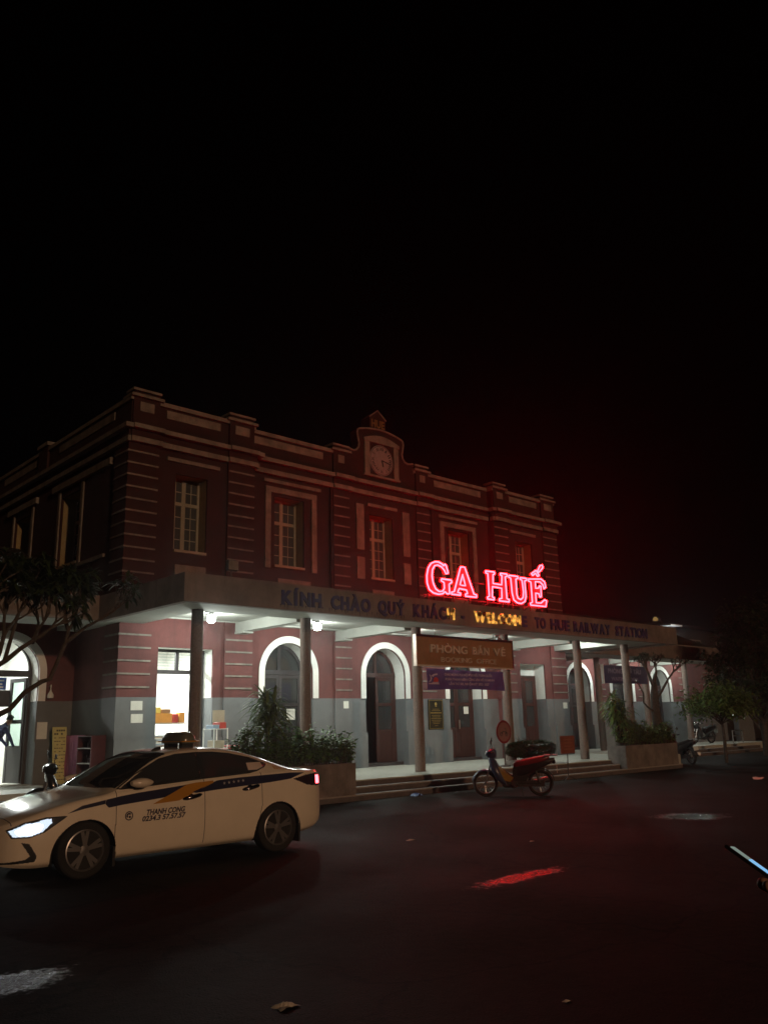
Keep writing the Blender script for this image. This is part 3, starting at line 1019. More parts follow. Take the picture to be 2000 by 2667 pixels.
# dark hall behind the doors
hall = MB()
hall.box(13.0, 24.0, YR + 2.2, YR + 2.25, ZP, 4.4)
hall.box(13.0, 13.05, YR + 0.6, YR + 2.2, ZP, 4.4)
hall.box(27.0, 27.05, YR + 0.6, YR + 2.2, ZP, 4.4)
hall.box(24.0, 27.0, YR + 2.2, YR + 2.25, ZP, 4.4)
each(hall, 'back_wall', 'slate', st)
B(12.9, 27.2, YR + 0.57, YR + 2.3, 4.42, 4.44).build('hall_ceiling', 'slate', st)
B(13.05, 27.0, YR + 0.06, YR + 2.2, ZP - 0.1, ZP + 0.003).build('hall_floor', 'floor', st)

# ================================================================== KIOSK ROOM behind the left bay window
KX0, KX1, KY0, KY1 = 9.55, 12.95, YB + 0.57, YB + 4.0
k = MB()
k.box(KX0, KX0 + 0.05, KY0, KY1, ZP, 3.95)
k.box(KX1 - 0.05, KX1, KY0, KY1, ZP, 3.95)
k.box(KX0, KX1, KY1, KY1 + 0.05, ZP, 3.95)
k.box(KX0, KX1, KY0, KY1, 3.95, 4.0)
each(k, 'kiosk_room', 'white', st)
B(10.0, 13.0, YB + 0.06, KY1, ZP - 0.1, ZP + 0.004).build('hall_floor', 'floor', st)
y = YB + 0.46
f = MB()
for a, b, c_, d_ in ((10.47, 10.53, ZP, 3.69), (12.01, 12.07, ZP, 3.69), (10.53, 12.01, 3.62, 3.69), (10.53, 12.01, 3.06, 3.16), (11.23, 11.32, 3.161, 3.62)):
    f.box(a, b, y, y + 0.07, c_, d_)
kf = f.build('window', 'slate', st)
for a, b in ((10.535, 11.225), (11.325, 12.005)):
    for q in range(6):
        z = 3.175 + q * 0.074
        sl = MB().add([(a, y - 0.02, z), (b, y - 0.02, z), (b, y + 0.05, z + 0.03), (a, y + 0.05, z + 0.03)], [(0, 1, 2, 3)])
        sl.build('louvre', 'greenpane', kf)

# ================================================================== WINGS
def wing(label, x0, x1, ops, cx0, cx1, cols, loc):
    wg = thing('station_wing', label, 'building', loc)
    lower_wall(wg, YW, x0, x1, ops, 5.2)
    # canopy
    c = MB()
    c.box(cx0, cx1, 19.3, 19.45, ZS + 0.02, 4.80, 0)
    c.box(cx0, cx1, 19.451, 20.75, ZS + 0.024, 4.62, 1)
    c.box(cx0, cx1, 20.751, YW, ZC, 4.62, 1)
    cp = c.build('canopy', ['fascia', 'soffit'], wg)
    for x in cols:
        MB().lathe([(0.145, ZP), (0.14, 1.5), (0.133, ZS + 0.022)], (x, 20.62, 0), 'z', 20).build('column', 'column', wg, smooth=40)
        B(x - 0.14, x + 0.14, 20.752, YW - 0.01, ZS, ZC - 0.001).build('beam', 'soffit', cp)
    # low tiled roof behind the canopy
    r = MB()
    r.add([(x0, YW - 0.3, 5.2), (x1, YW - 0.3, 5.2), (x1, YW + 5, 7.4), (x0, YW + 5, 7.4), (x0, YW + 10, 5.2), (x1, YW + 10, 5.2)], [(0, 1, 2, 3), (3, 2, 5, 4)])
    r.build('roof', 'roof', wg)
    B(x0, x1, YW - 0.35, YW + 0.06, 5.15, 5.3).build('cornice', 'trim', wg)
    return wg
wr = wing('long single-storey right wing with three white arches set back behind its own canopy', 27.75, 45.82,
          [('arch', 32.38), ('arch', 35.88), ('arch', 39.38)], 28.53, 42.6, (31.33, 35.05, 38.72), (36.5, YW, 0))
for c_ in (32.38, 35.88, 39.38):
    arched_door(c_, wr, 'slate', YW)
for a, b in ((33.75, 34.45), (37.25, 38.0), (41.2, 42.1), (43.8, 44.9), (29.3, 30.9)):
    for k in range(5):
        z = 2.684 + 0.32 * k
        B(a, b, YW - 0.03, YW - 0.002, z - 0.022, z + 0.022).build('band', 'trim', wr)
hall = MB()
hall.box(28.0, 45.0, YW + 1.6, YW + 1.65, ZP, 4.6)
hall.box(28.0, 45.0, YW + 0.57, YW + 1.6, 4.6, 4.65)
each(hall, 'back_wall', 'slate', wr)
# a short wall end further right, glimpsed through the leaves
rw = B(47.4, 49.2, YW + 0.01, YW + 0.3, 0, 3.2).build('garden_wall', 'grey', label='pale grey wall end glimpsed through dark leaves at far right', cat='wall')

wl = wing('left wing with a brightly lit arched doorway behind the frangipani branches', -3.0, 9.48, [('arch', 0.6), ('arch', 4.1), ('arch', 7.65)],
          -3.0, 8.655, (-1.2, 2.3, 5.9), (4.0, YW, 0))
arched_door(0.6, wl, 'slate', YW)
arched_door(4.1, wl, 'slate', YW)
# open arched doorway: frame, fanlight bar, one green-glazed leaf swung in
y = YW + 0.46
cx = 7.65
d = MB()
d.box(cx - AR, cx - AR + 0.08, y, y + 0.09, ZP, 3.08)
d.box(cx + AR - 0.08, cx + AR, y, y + 0.09, ZP, 3.08)
d.box(cx - AR, cx + AR, y, y + 0.09, 3.08, 3.24)
d.poly_xz(arch_path(cx, AR, 3.241, 3.25, 24) + arch_path(cx, AR - 0.09, 3.241, 3.25, 24)[::-1], y + 0.002, y + 0.088)
dl = d.build('door', 'slate', wl)
lf = panelled_leaf(0, 0.80, ZP + 0.02, 3.06, 0, dl, 'slate', 'greenpane', [1.30, 1.95])
lf.matrix_local = Matrix.Translation((cx + AR - 0.09, y + 0.02, 0)) @ Matrix.Rotation(math.radians(99), 4, 'Z')
# lit room behind it
k = MB()
k.box(3.0, 3.05, YW + 0.56, YW + 5, ZP, 4.4)
k.box(9.35, 9.4, YW + 0.56, YW + 5, ZP, 4.4)
k.box(3.0, 9.4, YW + 5, YW + 5.05, ZP, 4.4)
k.box(3.05, 9.35, YW + 0.57, YW + 0.6, ZP, 0.41)
k.box(3.0, 9.4, YW + 0.56, YW + 5.05, 4.4, 4.45)
each(k, 'waiting_room', 'white', wl)
B(3.05, 9.35, YW + 0.06, YW + 5, ZP - 0.1, ZP + 0.004).build('hall_floor', 'floor', wl)

# ================================================================== LAMPS
lampglass = emission('lit_lamp_glass', (0.93, 1.0, 0.94), 90.0)
tubeglass = emission('lit_fluorescent_tube', (0.97, 1.0, 0.96), 14.0)
def dome_lamp(x, y, z, power, label, group, flat=False):
    t = thing('ceiling_lamp', label, 'lamp', (x, y, z), group)
    MB().lathe([(0.06, ZC - z), (0.06, 0.002), (0.15, 0.0), (0.155, -0.02), (0.14, -0.035)], (x, y, z), 'z', 24).build('base', 'steel', t, smooth=40)
    pr = [(0.13, -0.036), (0.12, -0.055), (0.08, -0.066), (0.01, -0.07)] if flat else [(0.05, -0.036), (0.085, -0.06), (0.105, -0.11), (0.10, -0.16), (0.07, -0.20), (0.01, -0.215)]
    MB().lathe(pr, (x, y, z), 'z', 24).build('lamp_shade', lampglass, t, smooth='all')
    l = bpy.data.lights.new('lamp_light', 'POINT')
    l.energy = power
    l.color = (0.92, 1.0, 0.92)
    l.shadow_soft_size = 0.05 if flat else 0.10
    o = bpy.data.objects.new('lamp_light', l)
    COL.objects.link(o)
    o.location = (x, y, z - (0.13 if flat else 0.33))
    o.parent = t
    o.matrix_parent_inverse = Matrix.Translation(t.location).inverted()
    return t
LG = 'round ceiling lamps under the main canopy'
LP = 160
dome_lamp(11.02, 18.15, ZC - 0.055, LP, 'lit round lamp under the canopy beside the leftmost column', LG)
dome_lamp(14.35, 18.17, ZC - 0.055, LP, 'lit round lamp under the canopy beside the second column from the left', LG)
dome_lamp(18.08, 18.15, ZC - 0.001, LP, 'round canopy lamp hidden behind the third column, near the booking sign', LG, True)
dome_lamp(22.10, 18.15, ZC - 0.001, LP * 0.8, 'round canopy lamp hidden behind the fourth column, right end of booking sign', LG, True)
dome_lamp(26.32, 18.15, ZC - 0.001, LP * 0.6, 'round canopy lamp hidden behind the fifth column', LG, True)
WG = 'lamps under the right wing canopy'
for x, nm in ((33.2, 'lamp tucked under the wing canopy by its first arch'), (37.2, 'lamp tucked under the wing canopy between second and third arch'), (40.8, 'lamp tucked under the wing canopy past its last arch')):
    dome_lamp(x, 21.3, ZC - 0.001, 90, nm, WG, True)
def tube_lamp(x, y, z, ln, power, label, along='x'):
    t = thing('fluorescent_lamp', label, 'lamp', (x, y, z))
    B(x - ln / 2, x + ln / 2, y - 0.05, y + 0.05, z - 0.05, z).build('housing', 'white', t)
    MB().tube([(x - ln / 2 + 0.03, y, z - 0.075), (x + ln / 2 - 0.03, y, z - 0.075)], 0.02, 10).build('tube', tubeglass, t)
    l = bpy.data.lights.new('tube_light', 'AREA')
    l.shape = 'RECTANGLE'
    l.size = ln
    l.size_y = 0.12
    l.energy = power
    l.color = (0.95, 1.0, 0.95)
    o = bpy.data.objects.new('tube_light', l)
    COL.objects.link(o)
    o.location = (x, y, z - 0.11)
    o.parent = t
    o.matrix_parent_inverse = Matrix.Translation(t.location).inverted()
tube_lamp(11.25, KY0 + 1.3, 3.94, 1.2, 330, 'fluorescent lamp lighting the kiosk room')
tube_lamp(7.6, YW + 2.4, 4.39, 1.2, 360, 'fluorescent lamp lighting the left waiting room')

# ================================================================== NEON STATION SIGN
NEON = {'G':[[(16.891,5.631),(16.82,5.833),(16.776,5.871),(16.718,5.822),(16.661,5.864),(16.526,5.904),(16.39,5.898),(16.229,5.833),(16.111,5.693),(16.046,5.482),(16.049,5.279),(16.124,5.114),(16.274,5.034),(16.474,5.013),(16.634,5.04),(16.729,5.105),(16.818,5.055),(16.91,5.063),(16.909,5.328),(17.024,5.393),(17.005,5.449),(16.613,5.45),(16.596,5.394),(16.708,5.357),(16.712,5.198),(16.639,5.113),(16.502,5.091),(16.37,5.152),(16.28,5.301),(16.246,5.486),(16.274,5.663),(16.361,5.784),(16.476,5.818),(16.633,5.781),(16.743,5.696),(16.797,5.606),(16.891,5.631)]],'A':[[(17.41,5.864),(17.579,5.873),(17.913,5.142),(18.025,5.125),(18.02,5.059),(17.554,5.053),(17.558,5.112),(17.646,5.132),(17.61,5.23),(17.305,5.245),(17.241,5.133),(17.358,5.121),(17.354,5.062),(16.989,5.063),(16.993,5.118),(17.101,5.143),(17.41,5.864)],[(17.477,5.658),(17.351,5.353),(17.574,5.341),(17.477,5.658)]],'H':[[(18.468,5.86),(18.868,5.867),(18.862,5.805),(18.794,5.792),(18.771,5.525),(19.16,5.52),(19.196,5.798),(19.123,5.808),(19.128,5.86),(19.43,5.863),(19.423,5.793),(19.342,5.778),(19.361,5.129),(19.465,5.11),(19.458,5.041),(19.012,5.04),(19.018,5.101),(19.134,5.117),(19.151,5.417),(18.737,5.431),(18.701,5.125),(18.786,5.109),(18.781,5.048),(18.492,5.051),(18.496,5.108),(18.574,5.132),(18.564,5.795),(18.473,5.799),(18.468,5.86)]],'U':[[(19.508,5.836),(19.942,5.844),(19.936,5.784),(19.835,5.757),(19.833,5.305),(19.876,5.188),(20.009,5.154),(20.126,5.226),(20.161,5.403),(20.125,5.75),(20.033,5.769),(20.038,5.819),(20.355,5.825),(20.349,5.765),(20.252,5.745),(20.269,5.273),(20.197,5.11),(20.024,5.037),(19.835,5.047),(19.68,5.12),(19.619,5.322),(19.597,5.762),(19.502,5.777),(19.508,5.836)]],'E':[[(20.438,5.816),(21.074,5.878),(21.241,5.803),(21.28,5.637),(21.186,5.582),(21.141,5.704),(21.005,5.781),(20.774,5.77),(20.768,5.562),(20.925,5.584),(20.961,5.651),(21.037,5.658),(21.021,5.317),(20.94,5.311),(20.916,5.405),(20.752,5.419),(20.747,5.118),(20.988,5.126),(21.175,5.241),(21.277,5.22),(21.221,5.037),(20.466,5.026),(20.461,5.085),(20.56,5.114),(20.554,5.738),(20.443,5.752),(20.438,5.816)]],'hat':[[(20.599,5.992),(20.842,6.125),(20.999,5.978),(20.908,5.94),(20.803,6.031),(20.667,5.945),(20.599,5.992)],[(20.913,6.096),(21.063,6.293),(21.184,6.324),(21.211,6.254),(21.075,6.138),(20.95,6.064),(20.913,6.096)]]}
neon_core = emission('red_neon_tube', (1.0, 0.0095, 0.0145), 60.0)
ns = thing('neon_sign', 'glowing red neon letters GA HUẾ standing on the canopy', 'neon sign', (18.6, 15.63, 4.8))
M['signred'] = mat('red_letter_box', (0.70, 0.03, 0.04), 0.5, var=0.1)
def neon_letter(loops):
    p0 = MB()
    hs = [l for l in loops[1:]]
    lt = None
    for l in loops:
        pts = l[:-1]
        # tube just inside the outline
        sm = []
        n_ = len(pts)
        for i in range(n_):
            sm.append((pts[i][0], 15.60, pts[i][1]))
            j = (i + 1) % n_
            sm.append(((pts[i][0] + pts[j][0]) / 2, 15.60, (pts[i][1] + pts[j][1]) / 2))
        p0.tube(sm, 0.023, 6, closed=True)
    bk = MB()
    outer = loops[0][:-1]
    inner = [l[:-1] for l in loops[1:]]
    bk.poly_xz(outer, 15.64, 15.70, holes=inner)
    o = bk.build('letter', 'signred', ns)
    p0.build('neon_tube', neon_core, o, smooth='all')
for kx in ('G', 'A', 'H', 'U', 'E'):
    neon_letter(NEON[kx])
for l in NEON['hat']:
    neon_letter([l])
fr = MB()
for x in (16.2, 16.8, 17.2, 17.85, 18.6, 19.3, 19.75, 20.25, 20.6, 21.15):
    fr.beam((x, 15.72, 4.62), (x, 15.72, 5.2), 0.03, 0.03)
    fr.beam((x, 15.72, 5.1), (x, 16.3, 4.62), 0.025, 0.025)
fr.beam((16.0, 15.745, 4.99), (21.3, 15.745, 4.99), 0.03, 0.03)
fr.beam((16.0, 15.745, 5.5), (21.3, 15.745, 5.5), 0.03, 0.03)
fr.build('support_frame', 'blackplastic', ns)

# ================================================================== BOOKING OFFICE SIGN, BANNER, WING SIGN, PLAQUE
M['brass'] = mat('brushed_brass_board', (0.42, 0.23, 0.11), 0.36, metal=0.25, var=0.12, scale=3, rough_var=0.06)
M['brassletter'] = mat('pale_metal_letter', (0.75, 0.62, 0.52), 0.4, metal=0.1, var=0.1)
M['redbrown'] = mat('maroon_edge', (0.10, 0.02, 0.025), 0.6, var=0.1)
bs = thing('hanging_sign', 'brown PHÒNG BÁN VÉ booking office sign hung between two columns', 'sign', (18.46, 16.45, 3.2))
B(16.42, 20.50, 16.45, 16.53, 3.21, 3.97).build('board', 'brass', bs)
f = MB()
f.box(16.40, 20.52, 16.43, 16.55, 3.971, 4.03, 0)
f.box(16.38, 16.4195, 16.43, 16.55, 3.17, 4.03, 1)
f.box(20.5005, 20.54, 16.43, 16.55, 3.17, 4.03, 0)
f.box(16.42, 20.50, 16.43, 16.55, 3.17, 3.2095, 1)
f.build('frame', ['redbrown', 'brassletter'], bs)
sh = thing  # keep names short
for t, a, b in (('PHÒNG', 16.92, 18.42), ('BÁN', 18.66, 19.38), ('VÉ', 19.58, 20.12)):
    letters(t, a, b, 3.555, 0.22, 16.45, 'brassletter', bs, bold=0.02, depth=0.055)
for t, a, b in (('BOOKING', 17.35, 18.62), ('OFFICE', 18.84, 19.72)):
    letters(t, a, b, 3.30, 0.145, 16.45, 'brassletter', bs, bold=0.0, depth=0.035)
hg = MB()
for x in (17.2, 19.7):
    hg.tube([(x, 16.49, 4.03), (x, 16.49, ZS + 0.01)], 0.012, 6)
hg.build('hanger', 'steel', bs)

M['bannercloth'] = mat('violet_banner_vinyl', (0.13, 0.085, 0.34), 0.45, var=0.18, scale=2.5)
M['bannerprint'] = mat('banner_print', (0.62, 0.55, 0.70), 0.6, var=0.1)
M['bannerred'] = mat('banner_red', (0.45, 0.05, 0.06), 0.6, var=0.1)
bn = thing('banner', 'creased violet banner with three lines of print tied below the booking office sign', 'banner', (18.6, 16.7, 2.5))
def bn_y(x, z):
    return 16.66 + 0.018 * math.sin(x * 5.1 + z * 3) + 0.012 * math.sin(x * 11 - z * 9) + 0.02 * math.exp(-((x - 18.75) / 0.05) ** 2)
N1, N2 = 110, 18
vs = []
for i in range(N1 + 1):
    for j in range(N2 + 1):
        u, v = i / N1, j / N2
        x = 17.0 + 3.27 * u
        z = (2.545 + 0.03 * math.sin(u * math.pi)) * (1 - v) + (3.135 - 0.03 * u) * v - 0.02 * math.sin(math.pi * u) * v
        vs.append((x, bn_y(x, z), z))
fs = [(i * (N2 + 1) + j, (i + 1) * (N2 + 1) + j, (i + 1) * (N2 + 1) + j + 1, i * (N2 + 1) + j + 1) for i in range(N1) for j in range(N2)]
MB().add(vs, fs).build('cloth', 'bannercloth', bn, smooth='all')
for t, a, b, z in (('CHÀO MỪNG ĐẠI HỘI ĐẠI BIỂU TOÀN QUỐC', 17.66, 19.77, 2.945), ('ĐOÀN THANH NIÊN CỘNG SẢN HỒ CHÍ MINH', 17.69, 19.83, 2.815), ('LẦN THỨ XII, NHIỆM KỲ 2022 - 2027', 17.86, 19.62, 2.69)):
    tm = text_mb(t, a, b, z, 0.065, 0, 0.02, 0.0)
    tm.v = [(p[0], bn_y(p[0], p[2]) - 0.008, p[2]) for p in tm.v]
    tm.build('lettering', 'bannerprint', bn)
em = MB()
def flat(pts, mi):
    tri = tessellate_polygon([[Vector((a, b, 0)) for a, b in pts]])
    em.add([(a, bn_y(a, b) - 0.007 - 0.001 * mi, b) for a, b in pts], [tuple(t) for t in tri], mi)
flat([(17.05, 2.70), (17.46, 2.70), (17.44, 2.73), (17.08, 2.73)], 0)
flat([(17.06, 2.75), (17.16, 2.78), (17.20, 2.86), (17.14, 2.94), (17.08, 2.97), (17.13, 2.90), (17.14, 2.84), (17.10, 2.79)], 0)
flat([(17.16, 2.93), (17.26, 2.98), (17.40, 3.0), (17.42, 2.96), (17.30, 2.94), (17.24, 2.90)], 0)
flat([(17.26, 2.76), (17.42, 2.76), (17.44, 2.83), (17.40, 2.88), (17.33, 2.90), (17.27, 2.86)], 1)
flat([(17.2, 2.74), (17.46, 2.745), (17.44, 2.76), (17.22, 2.755)], 0)
em.build('emblem', ['bannerprint', 'bannerred'], bn)
cr = MB()
for x, z in ((17.0, 3.13), (17.0, 2.56)):
    cr.tube([(x, bn_y(x, z), z), (16.85, 16.72, z + 0.02)], 0.006, 5)
for x, z in ((20.27, 3.10), (20.27, 2.56)):
    cr.tube([(x, bn_y(x, z), z), (20.39, 16.72, z + 0.02)], 0.006, 5)
cr.build('cord', 'blackplastic', bn)

M['bluesign'] = mat('deep_blue_sign', (0.030, 0.022, 0.09), 0.45, var=0.1)
M['paleletter'] = mat('pale_sign_letter', (0.22, 0.20, 0.30), 0.6, var=0.1)
wsn = thing('hanging_sign', 'dark blue waiting room sign hung between the right wing columns', 'sign', (33.1, 20.4, 3.1))
B(31.45, 34.9, 20.40, 20.47, 3.14, 3.90).build('board', 'bluesign', wsn)
B(31.40, 31.448, 20.38, 20.49, 3.12, 3.92).build('frame', 'white', wsn)
text_mb('PHÒNG CHỜ TÀU', 31.8, 34.4, 3.56, 0.2, 20.40, 0.02, 0.01).build('lettering', 'paleletter', wsn)
text_mb('WAITING ROOM', 32.0, 34.1, 3.25, 0.16, 20.40, 0.01, 0.01).build('lettering', 'paleletter', wsn)
MB().tube([(32.0, 20.43, 3.90), (32.0, 20.43, 4.2)], 0.012, 6).tube([(34.3, 20.43, 3.90), (34.3, 20.43, 4.2)], 0.012, 6).build('hanger', 'steel', wsn)

M['plaque'] = mat('dark_bronze_plaque', (0.055, 0.045, 0.028), 0.35, metal=0.6, var=0.2, scale=6)
M['gold'] = mat('gold_lettering', (0.62, 0.42, 0.12), 0.35, metal=0.6, var=0.05)
pq = thing('memorial_plaque', 'dark bronze plaque with gold emblem and lines on grey wall by third column', 'plaque', (20.63, YR - 0.1, 1.44))
B(20.29, 20.97, YR - 0.10, YR - 0.062, 1.46, 2.42).build('plate', 'plaque', pq)
f = MB()
for a in ((20.32, 20.94, 1.485, 1.495), (20.32, 20.94, 2.385, 2.395), (20.32, 20.33, 1.495, 2.385), (20.93, 20.94, 1.495, 2.385)):
    f.box(a[0], a[1], YR - 0.104, YR - 0.1005, a[2], a[3])
f.build('frame', 'gold', pq)
e = MB().lathe([(0.055, 0), (0.05, -0.006)], (20.63, YR - 0.1005, 2.27), 'y', 12)
e.box(20.60, 20.66, YR - 0.106, YR - 0.1005, 2.18, 2.21)
e.build('emblem', 'gold', pq)
ln = MB()
for z, wd, h in ((2.10, 0.16, 0.012), (2.05, 0.20, 0.014), (1.97, 0.25, 0.034), (1.90, 0.21, 0.013), (1.85, 0.19, 0.013), (1.80, 0.24, 0.015), (1.745, 0.22, 0.014), (1.69, 0.19, 0.013), (1.64, 0.15, 0.012), (1.57, 0.07, 0.012)):
    x = 20.63 - wd
    while x < 20.63 + wd:
        l = rnd.uniform(0.02, 0.06)
        ln.box(x, min(x + l, 20.63 + wd), YR - 0.104, YR - 0.1005, z, z + h)
        x += l + 0.012
ln.build('raised_lines', 'gold', pq)

def notice(x0, x1, z0, z1, y, label):
    t = MB()
    n_ = 6
    vs = []
    for i in range(n_ + 1):
        for j in range(n_ + 1):
            u, v = i / n_, j / n_
            vs.append((x0 + (x1 - x0) * u, y - 0.004 - 0.006 * (abs(u - 0.5) ** 2 * 4) * (1 - v), z0 + (z1 - z0) * v))
    vs2 = [(p[0], p[1] + 0.002, p[2]) for p in vs]
    k_ = len(vs)
    fs = []
    for i in range(n_):
        for j in range(n_):
            a = i * (n_ + 1) + j
            q = (a, a + n_ + 1, a + n_ + 2, a + 1)
            fs.append(q)
            fs.append(tuple(i2 + k_ for i2 in reversed(q)))
    t.add(vs + vs2, fs)
    t.build('paper_notice', 'paper', label=label, cat='notice', group='paper notices on walls and doors')
notice(9.76, 10.07, 2.13, 2.35, YB - 0.06, 'upper of two white notices on the left corner pilaster')
notice(9.78, 10.09, 1.83, 2.04, YB - 0.06, 'lower of two white notices on the left corner pilaster')
notice(16.70, 16.90, 2.15, 2.36, YR - 0.06, 'white notice on grey pilaster between the first two arches')
notice(14.78 + 0.22, 15.3, 1.85, 2.16, YR + 0.485, 'white notice on the dark arched door behind the spiky plant')
notice(22.62, 22.87, 1.95, 2.2, YR + 0.485, 'white notice on the brown door below the violet banner')
notice(27.40, 27.66, 2.09, 2.31, YB - 0.06, 'white notice on the right corner pilaster')
notice(8.55, 8.81, 1.5, 1.92, YW - 0.004, 'large white notice beside the left lit doorway')

# ================================================================== TAXI  (local: x from the nose backwards, y to its far side, z up)
def spline(tab):
    xs = [a for a, _ in tab]
    ys = [b for _, b in tab]
    n = len(xs)
    d = [(ys[i + 1] - ys[i]) / (xs[i + 1] - xs[i]) for i in range(n - 1)]
    m = [d[0]] + [0 if d[i - 1] * d[i] <= 0 else 2 * d[i - 1] * d[i] / (d[i - 1] + d[i]) for i in range(1, n - 1)] + [d[-1]]
    def f(x):
        if x <= xs[0]: return ys[0]
        if x >= xs[-1]: return ys[-1]
        i = 0
        while x > xs[i + 1]: i += 1
        h = xs[i + 1] - xs[i]
        t = (x - xs[i]) / h
        return (ys[i] * (1 + 2 * t) * (1 - t) ** 2 + m[i] * h * t * (1 - t) ** 2 + ys[i + 1] * t * t * (3 - 2 * t) + m[i + 1] * h * t * t * (t - 1))
    return f
WM = spline([(0, 0.42), (0.04, 0.56), (0.10, 0.67), (0.2, 0.76), (0.35, 0.82), (0.6, 0.865), (0.88, 0.89), (1.2, 0.895), (3.3, 0.895), (3.7, 0.885), (4.0, 0.86), (4.25, 0.80), (4.4, 0.72), (4.48, 0.62), (4.53, 0.5)])
ZR = spline([(0, 0.60), (0.05, 0.665), (0.15, 0.71), (0.35, 0.775), (0.6, 0.835), (0.88, 0.885), (1.08, 0.92), (1.2, 0.965), (1.4, 1.085), (1.6, 1.20), (1.8, 1.30), (2.0, 1.365), (2.2, 1.392), (2.5, 1.40), (2.8, 1.387), (3.1, 1.345), (3.4, 1.27), (3.7, 1.165), (3.95, 1.08), (4.15, 1.045), (4.33, 1.04), (4.42, 1.0), (4.49, 0.93), (4.53, 0.86)])
Z6 = spline([(0, 0.59), (0.05, 0.655), (0.15, 0.70), (0.35, 0.765), (0.6, 0.825), (0.88, 0.875), (1.1, 0.905), (1.2, 0.925), (1.4, 1.03), (1.6, 1.145), (1.8, 1.25), (2.0, 1.318), (2.2, 1.348), (2.5, 1.357), (2.8, 1.338), (3.1, 1.285), (3.4, 1.205), (3.7, 1.11), (3.95, 1.05), (4.15, 1.025), (4.33, 1.022), (4.42, 0.985), (4.49, 0.92), (4.53, 0.85)])
Y6 = spline([(0, 0.25), (0.15, 0.47), (0.6, 0.62), (1.0, 0.73), (1.2, 0.80), (1.4, 0.775), (1.6, 0.73), (1.8, 0.685), (2.0, 0.655), (2.4, 0.64), (2.8, 0.64), (3.1, 0.645), (3.4, 0.66), (3.7, 0.69), (3.95, 0.70), (4.2, 0.64), (4.4, 0.54), (4.53, 0.36)])
ZBELT = spline([(0, 0.55), (0.05, 0.60), (0.15, 0.64), (0.35, 0.71), (0.6, 0.785), (0.88, 0.845), (1.2, 0.895), (1.5, 0.92), (2.0, 0.95), (2.5, 0.978), (3.0, 1.0), (3.4, 1.015), (3.7, 1.02), (3.95, 1.015), (4.15, 1.0), (4.33, 0.985), (4.42, 0.95), (4.49, 0.88), (4.53, 0.80)])
ZB = spline([(0, 0.24), (0.1, 0.20), (0.4, 0.17), (1.2, 0.175), (3.3, 0.18), (3.9, 0.20), (4.3, 0.24), (4.53, 0.32)])
def section(x):
    w_, zr, z6, y6, zb = WM(x), ZR(x), Z6(x), Y6(x), ZB(x)
    zbelt = min(ZBELT(x), z6 - 0.012)
    z5 = min(zbelt + 0.03, z6 - 0.004)
    y5 = max(w_ * 0.915, y6 + 0.01)
    return [(w_ * 0.86, zb), (w_ * 0.955, zb + 0.045), (w_ * 0.995, 0.40), (w_ * 1.0, 0.58), (w_ * 0.985, 0.58 + (zbelt - 0.58) * 0.55 if zbelt > 0.62 else 0.59), (w_ * 0.955, max(zbelt, 0.6 if zbelt > 0.62 else zbelt)),
            (y5, z5), ((y5 + y6) / 2 + 0.012, (z5 + z6) / 2), (y6, z6), (y6 * 0.86, z6 + (zr - z6) * 0.62), (y6 * 0.5, z6 + (zr - z6) * 0.9), (0, zr)]
def resample(P, n):
    Q = []
    K = len(P)
    for i in range(K - 1):
        p1, p2 = P[i], P[i + 1]
        for s in range(10):
            t = s / 10
            Q.append((p1[0] + (p2[0] - p1[0]) * t, p1[1] + (p2[1] - p1[1]) * t))
    Q.append(P[-1])
    # two smoothing passes round the polyline corners
    for _ in range(14):
        Q = [Q[0]] + [((Q[i - 1][0] + 2 * Q[i][0] + Q[i + 1][0]) / 4, (Q[i - 1][1] + 2 * Q[i][1] + Q[i + 1][1]) / 4) for i in range(1, len(Q) - 1)] + [Q[-1]]
    acc = [0]
    for i in range(1, len(Q)):
        acc.append(acc[-1] + math.dist(Q[i], Q[i - 1]))
    out = []
    j = 0
    for i in range(n):
        t = acc[-1] * i / (n - 1)
        while j < len(acc) - 2 and acc[j + 1] < t: j += 1
        u = (t - acc[j]) / max(1e-9, acc[j + 1] - acc[j])
        out.append((Q[j][0] + (Q[j + 1][0] - Q[j][0]) * u, Q[j][1] + (Q[j + 1][1] - Q[j][1]) * u))
    return out
NS, NT = 560, 190
XS = []
for i in range(NS):
    t = i / (NS - 1)
    XS.append(4.53 * t)
SEC = [resample(section(x), NT) for x in XS]

def inpoly(x, z, P):
    c = False
    j = len(P) - 1
    for i in range(len(P)):
        if (P[i][1] > z) != (P[j][1] > z) and x < (P[j][0] - P[i][0]) * (z - P[i][1]) / (P[j][1] - P[i][1]) + P[i][0]:
            c = not c
        j = i
    return c
AXF, AXR = 0.885, 3.575
WINP = [(1.27, 0.952), (1.52, 1.105), (1.87, 1.268), (2.10, 1.315), (2.40, 1.328), (2.65, 1.322), (2.90, 1.295), (3.22, 1.228), (3.46, 1.14), (3.40, 1.105), (3.26, 1.062), (3.13, 1.04), (2.45, 1.01), (2.0, 0.985), (1.48, 0.955)]
NAVY1 = [(1.10, 0.80), (1.11, 0.845), (1.29, 0.872), (1.52, 0.897), (2.13, 0.945), (2.18, 0.952), (1.88, 0.825), (1.84, 0.818), (1.31, 0.775), (1.14, 0.755)]
NAVY0 = [(0.66, 0.725), (0.83, 0.80), (1.11, 0.845), (1.10, 0.80), (0.85, 0.765)]
NAVY2 = [(2.25, 0.856), (2.55, 0.955), (2.62, 0.975), (2.97, 0.993), (3.455, 1.004), (3.80, 1.01), (4.06, 1.0), (3.79, 0.93), (3.455, 0.905), (2.565, 0.860), (2.30, 0.842)]
